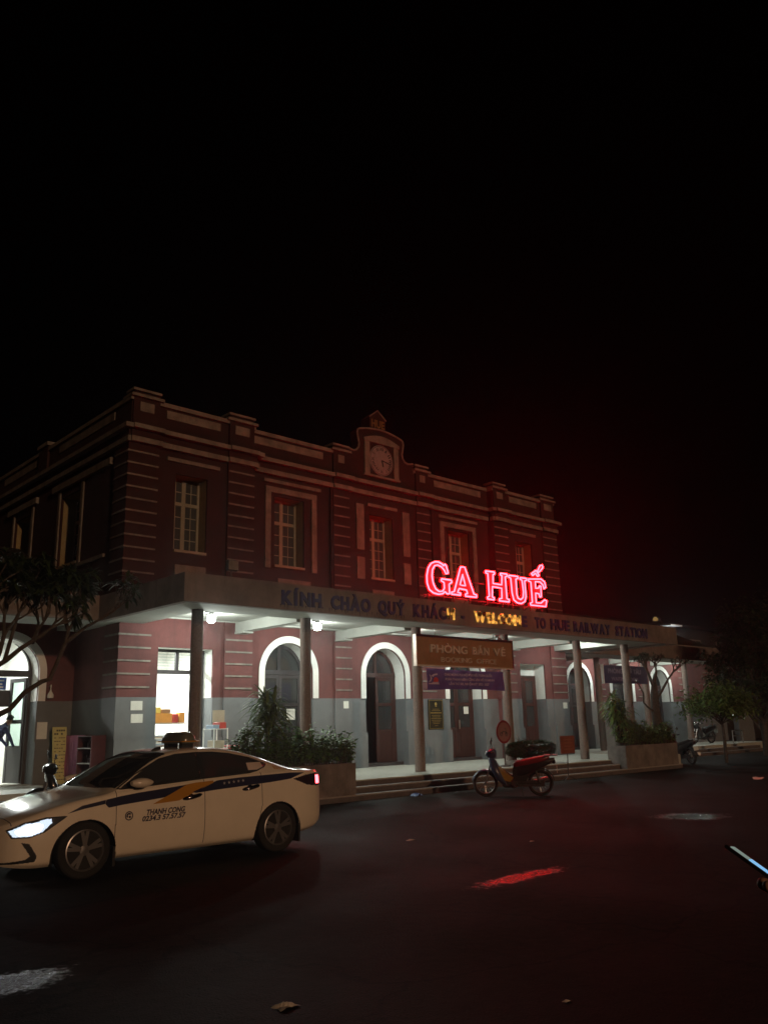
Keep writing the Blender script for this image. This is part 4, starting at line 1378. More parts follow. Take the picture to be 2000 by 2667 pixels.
YELL = [(2.18, 0.952), (2.30, 0.966), (2.56, 0.977), (2.56, 0.95), (2.28, 0.855), (2.06, 0.77), (1.70, 0.752), (1.86, 0.82)]
HEADP = [(0.075, 0.585), (0.12, 0.505), (0.28, 0.505), (0.42, 0.55), (0.66, 0.70), (0.44, 0.70), (0.22, 0.655)]
HEADLIT = [(0.09, 0.577), (0.13, 0.515), (0.28, 0.515), (0.40, 0.555), (0.50, 0.645), (0.49, 0.685), (0.42, 0.685), (0.33, 0.655), (0.24, 0.65)]
HEADCORE = [(0.14, 0.575), (0.17, 0.535), (0.28, 0.53), (0.38, 0.565), (0.41, 0.62), (0.36, 0.645), (0.25, 0.635)]
FOGP = [(0.20, 0.455), (0.28, 0.44), (0.37, 0.30), (0.35, 0.245), (0.05, 0.225), (0.05, 0.245), (0.26, 0.275), (0.30, 0.31)]
TAILP = [(3.84, 0.925), (4.08, 0.965), (4.35, 0.985), (4.53, 0.94), (4.53, 0.80), (4.32, 0.805), (4.10, 0.83)]
M['taxi'] = mat('taxi_pale_paint', (0.90, 0.81, 0.66), 0.26, var=0.03, scale=3, coat=0.9, spec=0.5)
M['navy'] = mat('taxi_navy_stripe', (0.014, 0.014, 0.045), 0.35, var=0.0, coat=0.7)
M['yellow'] = mat('taxi_yellow_stripe', (0.50, 0.23, 0.02), 0.35, var=0.0, coat=0.7)
M['carglass'] = glass('tinted_car_glass', (0.16, 0.16, 0.16), 0.16, 0.03)
M['gapmat'] = mat('panel_gap', (0.05, 0.04, 0.035), 0.8, var=0)
M['headlit'] = emission('lit_headlamp', (0.88, 0.93, 1.0), 12.0)
M['headrim'] = emission('headlamp_rim_glow', (0.72, 0.84, 1.0), 1.1)
M['taillit'] = emission('lit_tail_lamp', (1.0, 0.05, 0.06), 14.0)
M['lampdark'] = mat('dark_lamp_lens', (0.03, 0.012, 0.014), 0.12, var=0, coat=0.6)
M['lampclear'] = mat('dark_headlamp_housing', (0.06, 0.065, 0.075), 0.15, var=0, coat=0.6)
CLS = {}
def bucket(name):
    return CLS.setdefault(name, ([], []))
def classify(x, y, z, nz):
    """object bucket and material slot of a body face on one side (y is the half width)"""
    for ax in (AXF, AXR):
        dx = x - ax
        if z < 0.70 and y > 0.45 and dx * dx + (z - 0.275) ** 2 < 0.372 ** 2:
            return None
    if inpoly(x, z, WINP) and y > 0.5 and nz < 0.75:
        if 2.40 < x < 2.47:
            return 'pillar', 0
        return ('window_f' if x < 2.44 else 'window_r'), 0
    if 1.19 < x < 2.02 and y < Y6(x) - 0.035 and z > ZBELT(x) + 0.02 and x > 1.17 + 0.10 * (y / 0.8) ** 2:
        if z > 0.955 and ZR(x) < 1.362:
            return 'windscreen', 0
    if 3.16 < x < 3.93 and y < Y6(x) - 0.06 and z > 1.08:
        return 'rear_window', 0
    if y > 0.25:
        if x < 0.75 and inpoly(x, z, HEADP):
            return 'headlight', (1 if inpoly(x, z, HEADCORE) else 2 if inpoly(x, z, HEADLIT) else 0)
        if x < 0.6 and inpoly(x, z, FOGP):
            return 'fog_trim', 0
        if x > 3.8 and inpoly(x, z, TAILP):
            return 'tail', (1 if x > 4.30 and z > 0.835 and z < 0.95 else 0)
    if x < 0.06 and y < 0.5 and 0.30 < z < 0.56:
        return 'grille', 0
    part = 'body'
    line = 1.23 + 0.03 * (z - 0.5)
    line3 = 3.30 - 0.25 * max(0, 0.62 - z)
    if y > 0.6 and 0.245 < z < ZBELT(x) + 0.05 and z < 1.0:
        if line < x < 2.43: part = 'door_f'
        elif 2.43 <= x < line3: part = 'door_r'
    if z > ZBELT(x) and 0.12 < x < 1.14 and y < WM(x) * 0.86:
        part = 'bonnet'
    if x > 3.98 and y < 0.6 and z > 0.70:
        part = 'boot'
    if y > 0.55 and z < 1.04 and nz < 0.85:
        if 0.24 < z < ZBELT(x) + 0.035 and (abs(x - line) < 0.0042 or abs(x - 2.43) < 0.0042 or abs(x - line3) < 0.0042):
            return part, 3
    if part == 'body' and abs(x - 0.118) < 0.006 and z > ZBELT(x): return part, 3
    return part, 0
acc = {}
for i in range(NS - 1):
    for j in range(NT - 1):
        a, b, c_, d_ = SEC[i][j], SEC[i + 1][j], SEC[i + 1][j + 1], SEC[i][j + 1]
        yc = (a[0] + b[0] + c_[0] + d_[0]) / 4
        zc = (a[1] + b[1] + c_[1] + d_[1]) / 4
        xc = (XS[i] + XS[i + 1]) / 2
        dy, dz = d_[0] - a[0], d_[1] - a[1]
        nz = abs(dy) / max(1e-9, math.hypot(dy, dz))
        k = classify(xc, yc, zc, nz)
        if k:
            acc.setdefault(k[0], []).append((i, j, k[1]))
taxi = thing('taxi', 'pale sedan taxi with navy and yellow side stripe, headlights on, in front of station', 'taxi', (0, 0, 0), local=True)
def shell(cells, side, inset=0.0):
    mb = MB()
    idx = {}
    def vid(i, j):
        if (i, j) not in idx:
            y_, z_ = SEC[i][j]
            idx[(i, j)] = len(mb.v)
            mb.v.append((XS[i], (y_ - inset) * side, z_ - inset * 0.3))
        return idx[(i, j)]
    for i, j, m_ in cells:
        q = (vid(i, j), vid(i + 1, j), vid(i + 1, j + 1), vid(i, j + 1))
        mb.f.append(q if side < 0 else q[::-1])
        mb.mi.append(m_)
    return mb
def both(cells, inset=0.0):
    mb = shell(cells, -1, inset)
    m2 = shell(cells, 1, inset)
    n = len(mb.v)
    mb.v += m2.v
    mb.f += [tuple(q + n for q in f) for f in m2.f]
    mb.mi += m2.mi
    return mb
LIV = ['taxi', 'navy', 'yellow', 'gapmat']
body = both(acc['body'])
# close the nose and tail
for ii in (0, NS - 1):
    n0 = len(body.v)
    pr = [(XS[ii], -SEC[ii][j][0], SEC[ii][j][1]) for j in range(NT)] + [(XS[ii], SEC[ii][j][0], SEC[ii][j][1]) for j in range(NT - 2, -1, -1)]
    body.v += pr
    body.f.append(tuple(range(n0, n0 + len(pr))) if ii == 0 else tuple(range(n0 + len(pr) - 1, n0 - 1, -1)))
    body.mi.append(0)
body = body.build('body', LIV, taxi, smooth='all')
both(acc['bonnet']).build('bonnet', LIV, taxi, smooth='all')
both(acc['boot']).build('boot_lid', LIV, taxi, smooth='all')
both(acc['windscreen'], 0.004).build('windscreen', 'carglass', taxi, smooth='all')
both(acc['rear_window'], 0.004).build('rear_window', 'carglass', taxi, smooth='all')
for q_ in (-1, 1):
    shell(acc['pillar'], q_).build('door_pillar', 'blackplastic', taxi, smooth='all')
if 'grille' in acc:
    both(acc['grille']).build('grille', 'blackplastic', taxi, smooth='all')
def surf_y(x, z):
    s = resample(section(x), NT)
    for j in range(NT - 1):
        if s[j][1] <= z <= s[j + 1][1]:
            u = (z - s[j][1]) / max(1e-9, s[j + 1][1] - s[j][1])
            return s[j][0] + (s[j + 1][0] - s[j][0]) * u
    return s[NT // 3][0]
M['darkchrome'] = mat('dark_chrome', (0.25, 0.22, 0.24), 0.15, metal=1, var=0)
near_door = []
for sd_ in (-1, 1):
    for nm, hx, hz, wn in (('door_f', 2.25, 0.80, 'window_f'), ('door_r', 3.13, 0.855, 'window_r')):
        dr = shell(acc[nm], sd_).build('door', LIV, taxi, smooth='all')
        if sd_ < 0:
            near_door.append(dr)
        shell(acc[wn], sd_, 0.006).build('window', 'carglass', dr, smooth='all')
        h = MB()
        ys = surf_y(hx, hz) + 0.022
        h.tube([(hx - 0.13, sd_ * (ys - 0.03), hz - 0.018), (hx - 0.10, sd_ * ys, hz - 0.012), (hx, sd_ * (ys + 0.012), hz + 0.002), (hx + 0.09, sd_ * ys, hz + 0.016), (hx + 0.13, sd_ * (ys - 0.03), hz + 0.02)], [0.014, 0.024, 0.027, 0.024, 0.014], 8)
        h.lathe([(0.05, 0.0), (0.045, 0.004)], (hx - 0.02, sd_ * (ys - 0.024), hz - 0.012), 'y', 14)
        h.build('handle', 'darkchrome', dr, smooth=50)
    shell(acc['headlight'], sd_).build('headlight', ['lampclear', 'headlit', 'headrim'], taxi, smooth='all')
    shell(acc['fog_trim'], sd_, 0.004).build('fog_light_trim', 'blackplastic', taxi, smooth='all')
    shell(acc['tail'], sd_).build('tail_light', ['lampdark', 'taillit'], taxi, smooth='all')
    mi_ = MB()
    prof = []
    for k in range(9):
        t = k / 8
        rr = math.sin(math.pi * (0.08 + 0.87 * t)) ** 0.6
        prof.append((1.37 + 0.27 * t, rr))
    V = []
    for (xx, rr) in prof:
        for q in range(14):
            a = 2 * math.pi * q / 14
            V.append((xx, sd_ * (0.97 + 0.085 * rr * math.cos(a)), 1.015 + 0.058 * rr * math.sin(a)))
    F = [(i * 14 + q, i * 14 + (q + 1) % 14, (i + 1) * 14 + (q + 1) % 14, (i + 1) * 14 + q) for i in range(8) for q in range(14)]
    F += [tuple(range(13, -1, -1)), tuple(range(8 * 14, 9 * 14))]
    mi_.add(V, F, 0)
    mi_.beam((1.50, sd_ * 0.83, 0.955), (1.52, sd_ * 0.93, 0.965), 0.07, 0.04, 1)
    mi_.build('wing_mirror', ['taxi', 'blackplastic'], taxi, smooth=50)
# wheels
def wheel(ax, sd_):
    yo = sd_ * 0.875
    tr = MB()
    R = 0.315
    prof = [(0.215, -0.09), (0.25, -0.10), (0.29, -0.10), (0.308, -0.085), (R, -0.05), (R, 0.05), (0.308, 0.085), (0.29, 0.10), (0.25, 0.10), (0.215, 0.09)]
    tr.lathe(prof, (ax, yo - sd_ * 0.10, 0.315), 'y', 48)
    wh = tr.build('wheel', 'rubber', taxi, smooth=30)
    rm = MB()
    c0 = (ax, yo - sd_ * 0.02, 0.315)
    rm.lathe([(0.225, -sd_ * 0.03), (0.225, sd_ * 0.02), (0.213, sd_ * 0.024), (0.205, sd_ * 0.012), (0.205, -sd_ * 0.05)], c0, 'y', 48)
    rm.lathe([(0.058, -sd_ * 0.02), (0.058, sd_ * 0.012), (0.03, sd_ * 0.018)], c0, 'y', 20)
    for k in range(5):
        a = 2 * math.pi * k / 5 + 0.35
        for off in (-0.16, 0.16):
            p0 = (ax + 0.045 * math.cos(a), c0[1] + sd_ * 0.006, 0.315 + 0.045 * math.sin(a))
            p1 = (ax + 0.208 * math.cos(a + off), c0[1] + sd_ * 0.004, 0.315 + 0.208 * math.sin(a + off))
            rm.beam(p0, p1, 0.040, 0.022, upv=(0, 1, 0))
    rm.build('rim', 'rimmetal', wh, smooth=40)
    MB().lathe([(0.204, 0), (0.204, sd_ * 0.004)], (ax, yo - sd_ * 0.085, 0.315), 'y', 32).build('brake_disc', 'blackplastic', wh)
M['rimmetal'] = mat('alloy_rim', (0.34, 0.33, 0.33), 0.35, metal=0.8, var=0.05)
for ax in (AXF, AXR):
    for sd_ in (-1, 1):
        wheel(ax, sd_)
        well = MB()
        arc = [(ax + 0.378 * math.cos(math.pi * (-0.08 + 1.16 * k / 24)), 0.275 + 0.378 * math.sin(math.pi * (-0.08 + 1.16 * k / 24))) for k in range(25)]
        n0 = len(arc)
        well.add([(a, sd_ * 0.868, b) for a, b in arc] + [(a, sd_ * 0.5, b) for a, b in arc], [(k, k + 1, n0 + k + 1, n0 + k) for k in range(n0 - 1)])
        well.add([(ax - 0.4, sd_ * 0.5, 0.16), (ax + 0.4, sd_ * 0.5, 0.16), (ax + 0.4, sd_ * 0.5, 0.66), (ax - 0.4, sd_ * 0.5, 0.66)], [(0, 1, 2, 3)])
        well.build('wheel_well', 'dark', taxi)
        B(ax + 0.345, ax + 0.375, min(sd_ * 0.72, sd_ * 0.86), max(sd_ * 0.72, sd_ * 0.86), 0.10, 0.32).build('mud_flap', 'blackplastic', taxi)
B(0.3, 4.1, -0.6, 0.6, 0.19, 0.25).build('underbody', 'dark', taxi)
# seats behind the tinted glass
M['seat'] = mat('grey_seat_cover', (0.16, 0.12, 0.10), 0.8, var=0.1)
for yy in (-0.36, 0.36):
    s = MB()
    s.box(1.85, 2.35, yy - 0.25, yy + 0.25, 0.35, 0.55, bev=0.04)
    s.beam((2.32, yy, 0.5), (2.52, yy, 1.06), 0.46, 0.13, upv=(1, 0, 0.3))
    s.beam((2.52, yy, 1.08), (2.56, yy, 1.24), 0.24, 0.10, upv=(1, 0, 0.3))
    s.build('seat', 'seat', taxi)
s = MB().box(2.95, 3.4, -0.62, 0.62, 0.35, 0.58, bev=0.04)
s.beam((3.38, 0, 0.5), (3.60, 0, 1.06), 1.2, 0.13, upv=(1, 0, 0.3))
s.build('seat', 'seat', taxi)
B(1.25, 1.5, -0.7, 0.7, 0.6, 0.93, bev=0.05).build('dashboard', 'blackplastic', taxi)
# roof sign
M['taxisign'] = mat('roof_sign_plastic', (0.16, 0.17, 0.12), 0.3, var=0.1, coat=0.4)
M['amber'] = mat('amber_strip', (0.55, 0.25, 0.03), 0.3, var=0)
sg = MB()
V = []
for zz, hx, hy in ((1.445, 0.125, 0.31), (1.465, 0.135, 0.32), (1.53, 0.12, 0.30), (1.585, 0.075, 0.25), (1.592, 0.05, 0.22)):
    for k in range(20):
        a = 2 * math.pi * k / 20
        cx_, sx_ = math.cos(a), math.sin(a)
        V.append((2.52 + hx * math.copysign(abs(cx_) ** 0.45, cx_), hy * math.copysign(abs(sx_) ** 0.45, sx_), zz))
F = [(i * 20 + k, i * 20 + (k + 1) % 20, (i + 1) * 20 + (k + 1) % 20, (i + 1) * 20 + k) for i in range(4) for k in range(20)]
F += [tuple(range(19, -1, -1)), tuple(range(80, 100))]
sg.add(V, F)
rs_ = sg.build('roof_sign', 'taxisign', taxi, smooth=50)
B(2.385, 2.655, -0.325, 0.325, 1.462, 1.476).build('amber_strip', 'amber', rs_)
f = MB()
for yy in (-0.2, 0.2):
    f.box(2.44, 2.60, yy - 0.05, yy + 0.05, 1.38, 1.4445)
f.build('bracket', 'blackplastic', rs_)
MB().tube([(2.02, -0.2, 1.36), (2.06, -0.2, 1.385), (2.14, -0.2, 1.40)], 0.018, 8).build('aerial', 'blackplastic', taxi)
# printing on the near doors (flat vinyl that follows the panel)
def vinyl(mb, name, m, parent, off=0.004):
    mb.v = [(p[0], -(surf_y(p[0], p[2]) + off), p[2]) for p in mb.v]
    return mb.build(name, m, parent)
M['vinylnavy'] = mat('navy_vinyl', (0.03, 0.025, 0.06), 0.4, var=0)
M['vinylwhite'] = mat('white_vinyl', (0.45, 0.42, 0.42), 0.4, var=0)
def zspan(P, x):
    zs = []
    for i in range(len(P)):
        (xa, za), (xb, zb) = P[i], P[(i + 1) % len(P)]
        if (xa - x) * (xb - x) <= 0 and xa != xb:
            zs.append(za + (zb - za) * (x - xa) / (xb - xa))
    return (min(zs), max(zs)) if len(zs) > 1 else None
def stripe(P, side, n=70, rows=5):
    mb = MB()
    x0, x1 = min(p[0] for p in P), max(p[0] for p in P)
    cols = []
    for i in range(n + 1):
        x = x0 + (x1 - x0) * min(0.9999, max(0.0001, i / n))
        sp = zspan(P, x)
        if sp is None: continue
        col = []
        for j in range(rows + 1):
            z = sp[0] + (sp[1] - sp[0]) * j / rows
            col.append((x, side * (surf_y(x, z) + 0.0035), z))
        cols.append(col)
    for c_ in cols: mb.v += c_
    k = rows + 1
    for i in range(len(cols) - 1):
        for j in range(rows):
            mb.f.append((i * k + j, (i + 1) * k + j, (i + 1) * k + j + 1, i * k + j + 1)); mb.mi.append(0)
    return mb
for sd_ in (-1, 1):
    for P in (NAVY0, NAVY1, NAVY2):
        stripe(P, sd_).build('side_stripe', 'navy', taxi, smooth='all')
    stripe(YELL, sd_).build('side_stripe', 'yellow', taxi, smooth='all')
    # black seals round the side glass and the lamps
    for P, nm, rr in ((WINP, 'window_seal', 0.011), (HEADP, 'headlight_seal', 0.006)):
        pts = []
        for i in range(len(P)):
            (xa, za), (xb, zb) = P[i], P[(i + 1) % len(P)]
            for q in range(8):
                x, z = xa + (xb - xa) * q / 8, za + (zb - za) * q / 8
                pts.append((x, sd_ * (surf_y(x, z) - 0.002), z))
        MB().tube(pts, rr, 6, closed=True).build(nm, 'blackplastic', taxi, smooth='all')
def slant(mb, x0, k, z0):
    mb.v = [(p[0] + (p[2] - z0) * 0.25, p[1], p[2] + (p[0] - x0) * k) for p in mb.v]
    return mb
vinyl(slant(text_mb('THANH CONG', 1.61, 2.13, 0.635, 0.062, 0, 0.035, 0), 1.6, 0.005, 0.63), 'lettering', 'vinylnavy', near_door[0])
vinyl(slant(text_mb('0234.3 57.57.57', 1.56, 2.14, 0.568, 0.058, 0, 0.035, 0), 1.6, 0.005, 0.57), 'lettering', 'vinylnavy', near_door[0])
em = MB()
def ring(cx_, cz_, r0, r1, a0=0.0, a1=2 * math.pi, n=28):
    V = []
    for k in range(n + 1):
        a = a0 + (a1 - a0) * k / n
        V += [(cx_ + r0 * math.cos(a), 0, cz_ + r0 * math.sin(a)), (cx_ + r1 * math.cos(a), 0, cz_ + r1 * math.sin(a))]
    em.add(V, [(2 * k, 2 * k + 1, 2 * k + 3, 2 * k + 2) for k in range(n)])
ring(1.395, 0.645, 0.040, 0.052)
ring(1.395, 0.645, 0.014, 0.034, 0.6, 3.9)
ring(1.405, 0.632, 0.0, 0.014)
vinyl(em, 'logo', 'vinylnavy', near_door[0])
stx = MB()
for k in range(5):
    cx_ = 2.72 + k * 0.072
    cz_ = 0.935 + k * 0.004
    P = []
    for q in range(10):
        r = 0.022 if q % 2 == 0 else 0.010
        P.append((cx_ + r * math.sin(q * math.pi / 5), 0, cz_ + r * math.cos(q * math.pi / 5)))
    stx.add(P + [(cx_, 0, cz_)], [(q, (q + 1) % 10, 10) for q in range(10)])
vinyl(stx, 'stars', 'vinylwhite', near_door[1])
M['sticker'] = mat('paper_sticker', (0.75, 0.62, 0.55), 0.6, var=0.08)
stk = MB()
nx = 6
for i in range(nx):
    for j in range(3):
        x0, x1 = 3.13 + 0.25 * i / nx, 3.13 + 0.25 * (i + 1) / nx
        z0, z1 = 1.075 + 0.095 * j / 3, 1.075 + 0.095 * (j + 1) / 3
        stk.add([(x0, 0, z0), (x1, 0, z0), (x1, 0, z1), (x0, 0, z1)], [(0, 1, 2, 3)])
vinyl(stk, 'sticker', 'sticker', near_door[1], 0.006)
dec = MB()
for k in range(3):
    for j in range(3):
        x0 = 3.55 + 0.045 * k
        dec.add([(x0, 0, 1.068 + 0.016 * j), (x0 + 0.036, 0, 1.068 + 0.016 * j), (x0 + 0.036, 0, 1.078 + 0.016 * j), (x0, 0, 1.078 + 0.016 * j)], [(0, 1, 2, 3)])
vinyl(dec, 'decal', 'amber', body, 0.006)
taxi.location = (3.55, 9.87 + 0.895, 0.0)
gr_ = MB()
gp_ = [(-0.36, 0.55), (0.36, 0.55), (0.40, 0.47), (0.30, 0.29), (-0.30, 0.29), (-0.40, 0.47)]
gr_.poly_xz(gp_, -0.006, 0.004)
gr_.v = [(p[1], p[0], p[2]) for p in gr_.v]
grl = gr_.build('grille', 'blackplastic', taxi)
for k in range(5):
    hw = 0.36 - 0.03 * abs(k - 3)
    B(-0.014, -0.0065, -hw, hw, 0.325 + 0.045 * k, 0.337 + 0.045 * k).build('grille_bar', 'darkchrome', grl)
B(-0.02, -0.0145, -0.24, 0.24, 0.36, 0.47).build('number_plate', 'paper', taxi)

# ================================================================== MOTORBIKES (local: x forwards, origin on the ground between the wheels)
def make_bike(label, cols, basket=False):
    paint, accent, seatc = cols
    bk = thing('motorbike', label, 'motorbike', (0, 0, 0), 'parked motorbikes', local=True)
    FX, RX, R = 0.62, -0.61, 0.285
    def wheel_(x):
        t = MB()
        t.lathe([(R - 0.065, -0.034), (R - 0.03, -0.05), (R - 0.006, -0.03), (R, 0), (R - 0.006, 0.03), (R - 0.03, 0.05), (R - 0.065, 0.034)], (x, 0, R), 'y', 32)
        # open the tyre: drop the two end caps
        t.f = t.f[:-2]; t.mi = t.mi[:-2]
        w_ = t.build('wheel', 'rubber', bk, smooth=40)
        r_ = MB()
        ringp = [(x + (R - 0.065) * math.cos(k * math.pi / 16), 0, R + (R - 0.065) * math.sin(k * math.pi / 16)) for k in range(32)]
        r_.tube(ringp, 0.014, 6, closed=True)
        r_.lathe([(0.03, -0.05), (0.045, -0.03), (0.045, 0.03), (0.03, 0.05)], (x, 0, R), 'y', 14)
        for k in range(16):
            a = 2 * math.pi * k / 16
            s_ = 0.03 if k % 2 else -0.03
            r_.beam((x + 0.04 * math.cos(a + 0.3), s_, R + 0.04 * math.sin(a + 0.3)), (x + (R - 0.07) * math.cos(a), 0, R + (R - 0.07) * math.sin(a)), 0.006, 0.006)
        r_.build('rim', 'steel', w_, smooth=40)
    wheel_(FX)
    wheel_(RX)
    # fork and front mudguard
    f = MB()
    for s_ in (-0.075, 0.075):
        f.tube([(FX, s_, R), (FX - 0.10, s_, 0.60), (FX - 0.17, s_ * 0.8, 0.80)], [0.018, 0.022, 0.022], 8)
    f.build('fork', 'steel', bk, smooth=40)
    def guard(x, a0, a1, r, hw, name, m, drop=0.018):
        g = MB()
        n = 18
        V = []
        for k in range(n + 1):
            a = math.radians(a0 + (a1 - a0) * k / n)
            for yy, dr in ((-hw, -drop * 1.6), (-hw * 0.7, -drop * 0.4), (0, 0), (hw * 0.7, -drop * 0.4), (hw, -drop * 1.6)):
                V.append((x + (r + dr) * math.cos(a), yy, R + (r + dr) * math.sin(a)))
        g.add(V, [(k * 5 + q, k * 5 + q + 1, (k + 1) * 5 + q + 1, (k + 1) * 5 + q) for k in range(n) for q in range(4)])
        return g.build(name, m, bk, smooth='all')
    guard(FX, 15, 150, R + 0.03, 0.07, 'front_mudguard', paint)
    guard(RX, 20, 170, R + 0.05, 0.08, 'rear_mudguard', 'blackplastic')
    # leg shield and front cowl
    def loft(secs, name, m, n=16, p=0.6):
        g = MB()
        V = []
        for (cx_, cz_, hx, hy, hz) in secs:
            for k in range(n):
                a = 2 * math.pi * k / n
                c_, s_ = math.cos(a), math.sin(a)
                V.append((cx_ + hx * math.copysign(abs(c_) ** p, c_), hy * math.copysign(abs(s_) ** p, s_), cz_ + hz * math.copysign(abs(c_) ** p, c_)))
        F = [(i * n + k, i * n + (k + 1) % n, (i + 1) * n + (k + 1) % n, (i + 1) * n + k) for i in range(len(secs) - 1) for k in range(n)]
        F += [tuple(range(n - 1, -1, -1)), tuple(range((len(secs) - 1) * n, len(secs) * n))]
        g.add(V, F)
        return g.build(name, m, bk, smooth=50)
    loft([(0.18, 0.26, 0.06, 0.12, 0), (0.28, 0.40, 0.09, 0.24, 0), (0.37, 0.58, 0.095, 0.26, 0), (0.43, 0.76, 0.09, 0.20, 0), (0.46, 0.86, 0.07, 0.12, 0)], 'leg_shield', paint)
    loft([(0.44, 0.86, 0.10, 0.12, 0), (0.46, 0.94, 0.13, 0.17, 0), (0.45, 1.0, 0.115, 0.18, 0), (0.42, 1.05, 0.06, 0.12, 0)], 'handlebar_cowl', paint)
    MB().lathe([(0.005, 0.03), (0.045, 0.022), (0.065, 0.0), (0.065, -0.03)], (0.565, 0, 0.94), 'x', 18).build('headlight', 'chrome', bk, smooth=50)
    h = MB()
    h.tube([(0.40, -0.33, 1.0), (0.43, -0.2, 0.99), (0.45, 0, 0.99), (0.43, 0.2, 0.99), (0.40, 0.33, 1.0)], 0.014, 8)
    h.build('handlebar', 'steel', bk, smooth=40)
    h = MB()
    for s_ in (-1, 1):
        h.tube([(0.415, s_ * 0.25, 0.997), (0.395, s_ * 0.35, 1.0)], 0.02, 8)
    h.build('grip', 'rubber', bk, smooth=40)
    for s_ in (-1, 1):
        m_ = MB()
        m_.tube([(0.42, s_ * 0.22, 1.0), (0.45, s_ * 0.26, 1.12), (0.44, s_ * 0.30, 1.19)], 0.006, 6)
        m_.lathe([(0.045, -0.012), (0.055, 0), (0.05, 0.012)], (0.44, s_ * 0.32, 1.22), 'x', 14)
        m_.build('mirror', 'blackplastic', bk, smooth=40)
    # side fairing in the accent colour, engine, frame
    for s_ in (-1, 1):
        g = MB()
        P = [(0.36, 0.66), (0.43, 0.72), (0.36, 0.55), (0.10, 0.36), (-0.05, 0.40), (-0.02, 0.47), (0.14, 0.50)]
        P = [(0.44, 0.73), (0.40, 0.58), (0.24, 0.38), (0.06, 0.33), (-0.02, 0.42), (0.12, 0.52), (0.30, 0.66)]
        g.poly_xz(P, s_ * 0.13 - 0.012, s_ * 0.13 + 0.012)
        g.build('side_fairing', accent, bk)
    e = MB()
    e.box(-0.12, 0.24, -0.10, 0.10, 0.20, 0.36, bev=0.03)
    e.lathe([(0.08, -0.13), (0.09, -0.10), (0.09, 0.10), (0.08, 0.13)], (-0.02, 0, 0.27), 'y', 18)
    e.build('engine', 'steeldark', bk, smooth=40)
    e = MB()
    e.tube([(0.40, 0, 0.80), (0.26, 0, 0.55), (0.05, 0, 0.43), (-0.15, 0, 0.43), (-0.40, 0, 0.62), (-0.85, 0, 0.72)], 0.035, 8)
    for s_ in (-0.09, 0.09):
        e.tube([(RX, s_, R), (-0.10, s_, 0.30)], 0.018, 8)
        e.tube([(RX + 0.02, s_ * 1.2, R + 0.02), (RX + 0.12, s_ * 1.1, 0.66)], 0.024, 8)
    e.tube([(0.02, -0.25, 0.26), (0.02, 0.25, 0.26)], 0.016, 8)
    e.tube([(-0.18, 0.14, 0.24), (-0.22, 0.24, 0.02)], 0.012, 6)
    e.build('frame', 'blackplastic', bk, smooth=40)
    for s_ in (-1, 1):
        g = MB().poly_xz([(0.0, 0.34), (0.0, 0.58), (-0.12, 0.66), (-0.45, 0.70), (-0.78, 0.76), (-0.62, 0.60), (-0.40, 0.50), (-0.30, 0.34)], s_ * 0.115 - 0.012, s_ * 0.115 + 0.012)
        g.build('side_cover', 'blackplastic', bk)
        MB().beam((-0.10, s_ * 0.20, 0.27), (-0.02, s_ * 0.30, 0.27), 0.05, 0.03).build('footpeg', 'rubber', bk)
    MB().poly_xz([(RX - 0.09, R - 0.07), (RX - 0.09, R + 0.07), (0.05, 0.34), (0.05, 0.22)], 0.075, 0.10).build('chain_case', 'steeldark', bk)
    MB().box(-1.02, -0.72, -0.12, 0.12, 0.875, 0.89).build('rear_rack', 'blackplastic', bk)
    e = MB()
    e.tube([(0.12, -0.12, 0.24), (-0.15, -0.15, 0.20), (-0.40, -0.16, 0.25), (-0.88, -0.17, 0.36)], [0.02, 0.026, 0.055, 0.06], 10)
    e.build('exhaust', 'steel', bk, smooth=40)
    # seat: long, rising to the tail
    loft([(-0.03, 0.68, 0, 0.08, 0.045), (-0.10, 0.71, 0, 0.13, 0.07), (-0.32, 0.74, 0, 0.155, 0.075), (-0.55, 0.785, 0, 0.155, 0.07), (-0.74, 0.825, 0, 0.13, 0.06), (-0.84, 0.85, 0, 0.07, 0.035)], 'seat', seatc)
    loft([(-0.02, 0.50, 0, 0.12, 0.14), (-0.25, 0.58, 0, 0.15, 0.15), (-0.50, 0.65, 0, 0.155, 0.12), (-0.75, 0.73, 0, 0.13, 0.08), (-0.95, 0.79, 0, 0.06, 0.035)], 'tail_fairing', 'bikeblack')
    MB().tube([(-0.60, -0.13, 0.80), (-0.82, -0.12, 0.88), (-0.90, 0, 0.89), (-0.82, 0.12, 0.88), (-0.60, 0.13, 0.80)], 0.011, 6).build('grab_rail', 'blackplastic', bk, smooth=40)
    t = B(-0.97, -0.90, -0.06, 0.06, 0.70, 0.78, bev=0.015).build('tail_light', 'lampdark', bk)
    p = MB().box(-1.00, -0.99, -0.09, 0.09, 0.50, 0.64)
    p.build('number_plate', 'paper', bk)
    if basket:
        b_ = MB()
        for k in range(7):
            y_ = -0.12 + 0.04 * k
            b_.tube([(0.56, y_, 0.78), (0.58, y_, 0.90)], 0.004, 4)
        b_.build('basket', 'steel', bk)
    return bk
M['steeldark'] = mat('dark_engine_metal', (0.10, 0.09, 0.09), 0.45, metal=0.7, var=0.2, scale=15)
M['bikeblue'] = mat('bike_blue_paint', (0.045, 0.06, 0.12), 0.28, var=0.05, coat=0.7)
M['bikeyellow'] = mat('bike_yellow_fairing', (0.36, 0.21, 0.04), 0.4, var=0.1)
M['seatred'] = mat('neon_red_seat_vinyl', (0.22, 0.02, 0.024), 0.3, var=0.1)  # dark seat with the neon's red reflection put into its colour
M['bikeblack'] = mat('bike_black_paint', (0.015, 0.015, 0.016), 0.28, var=0.05, coat=0.7)
M['seatblack'] = mat('black_seat_vinyl', (0.02, 0.02, 0.02), 0.5, var=0.1)
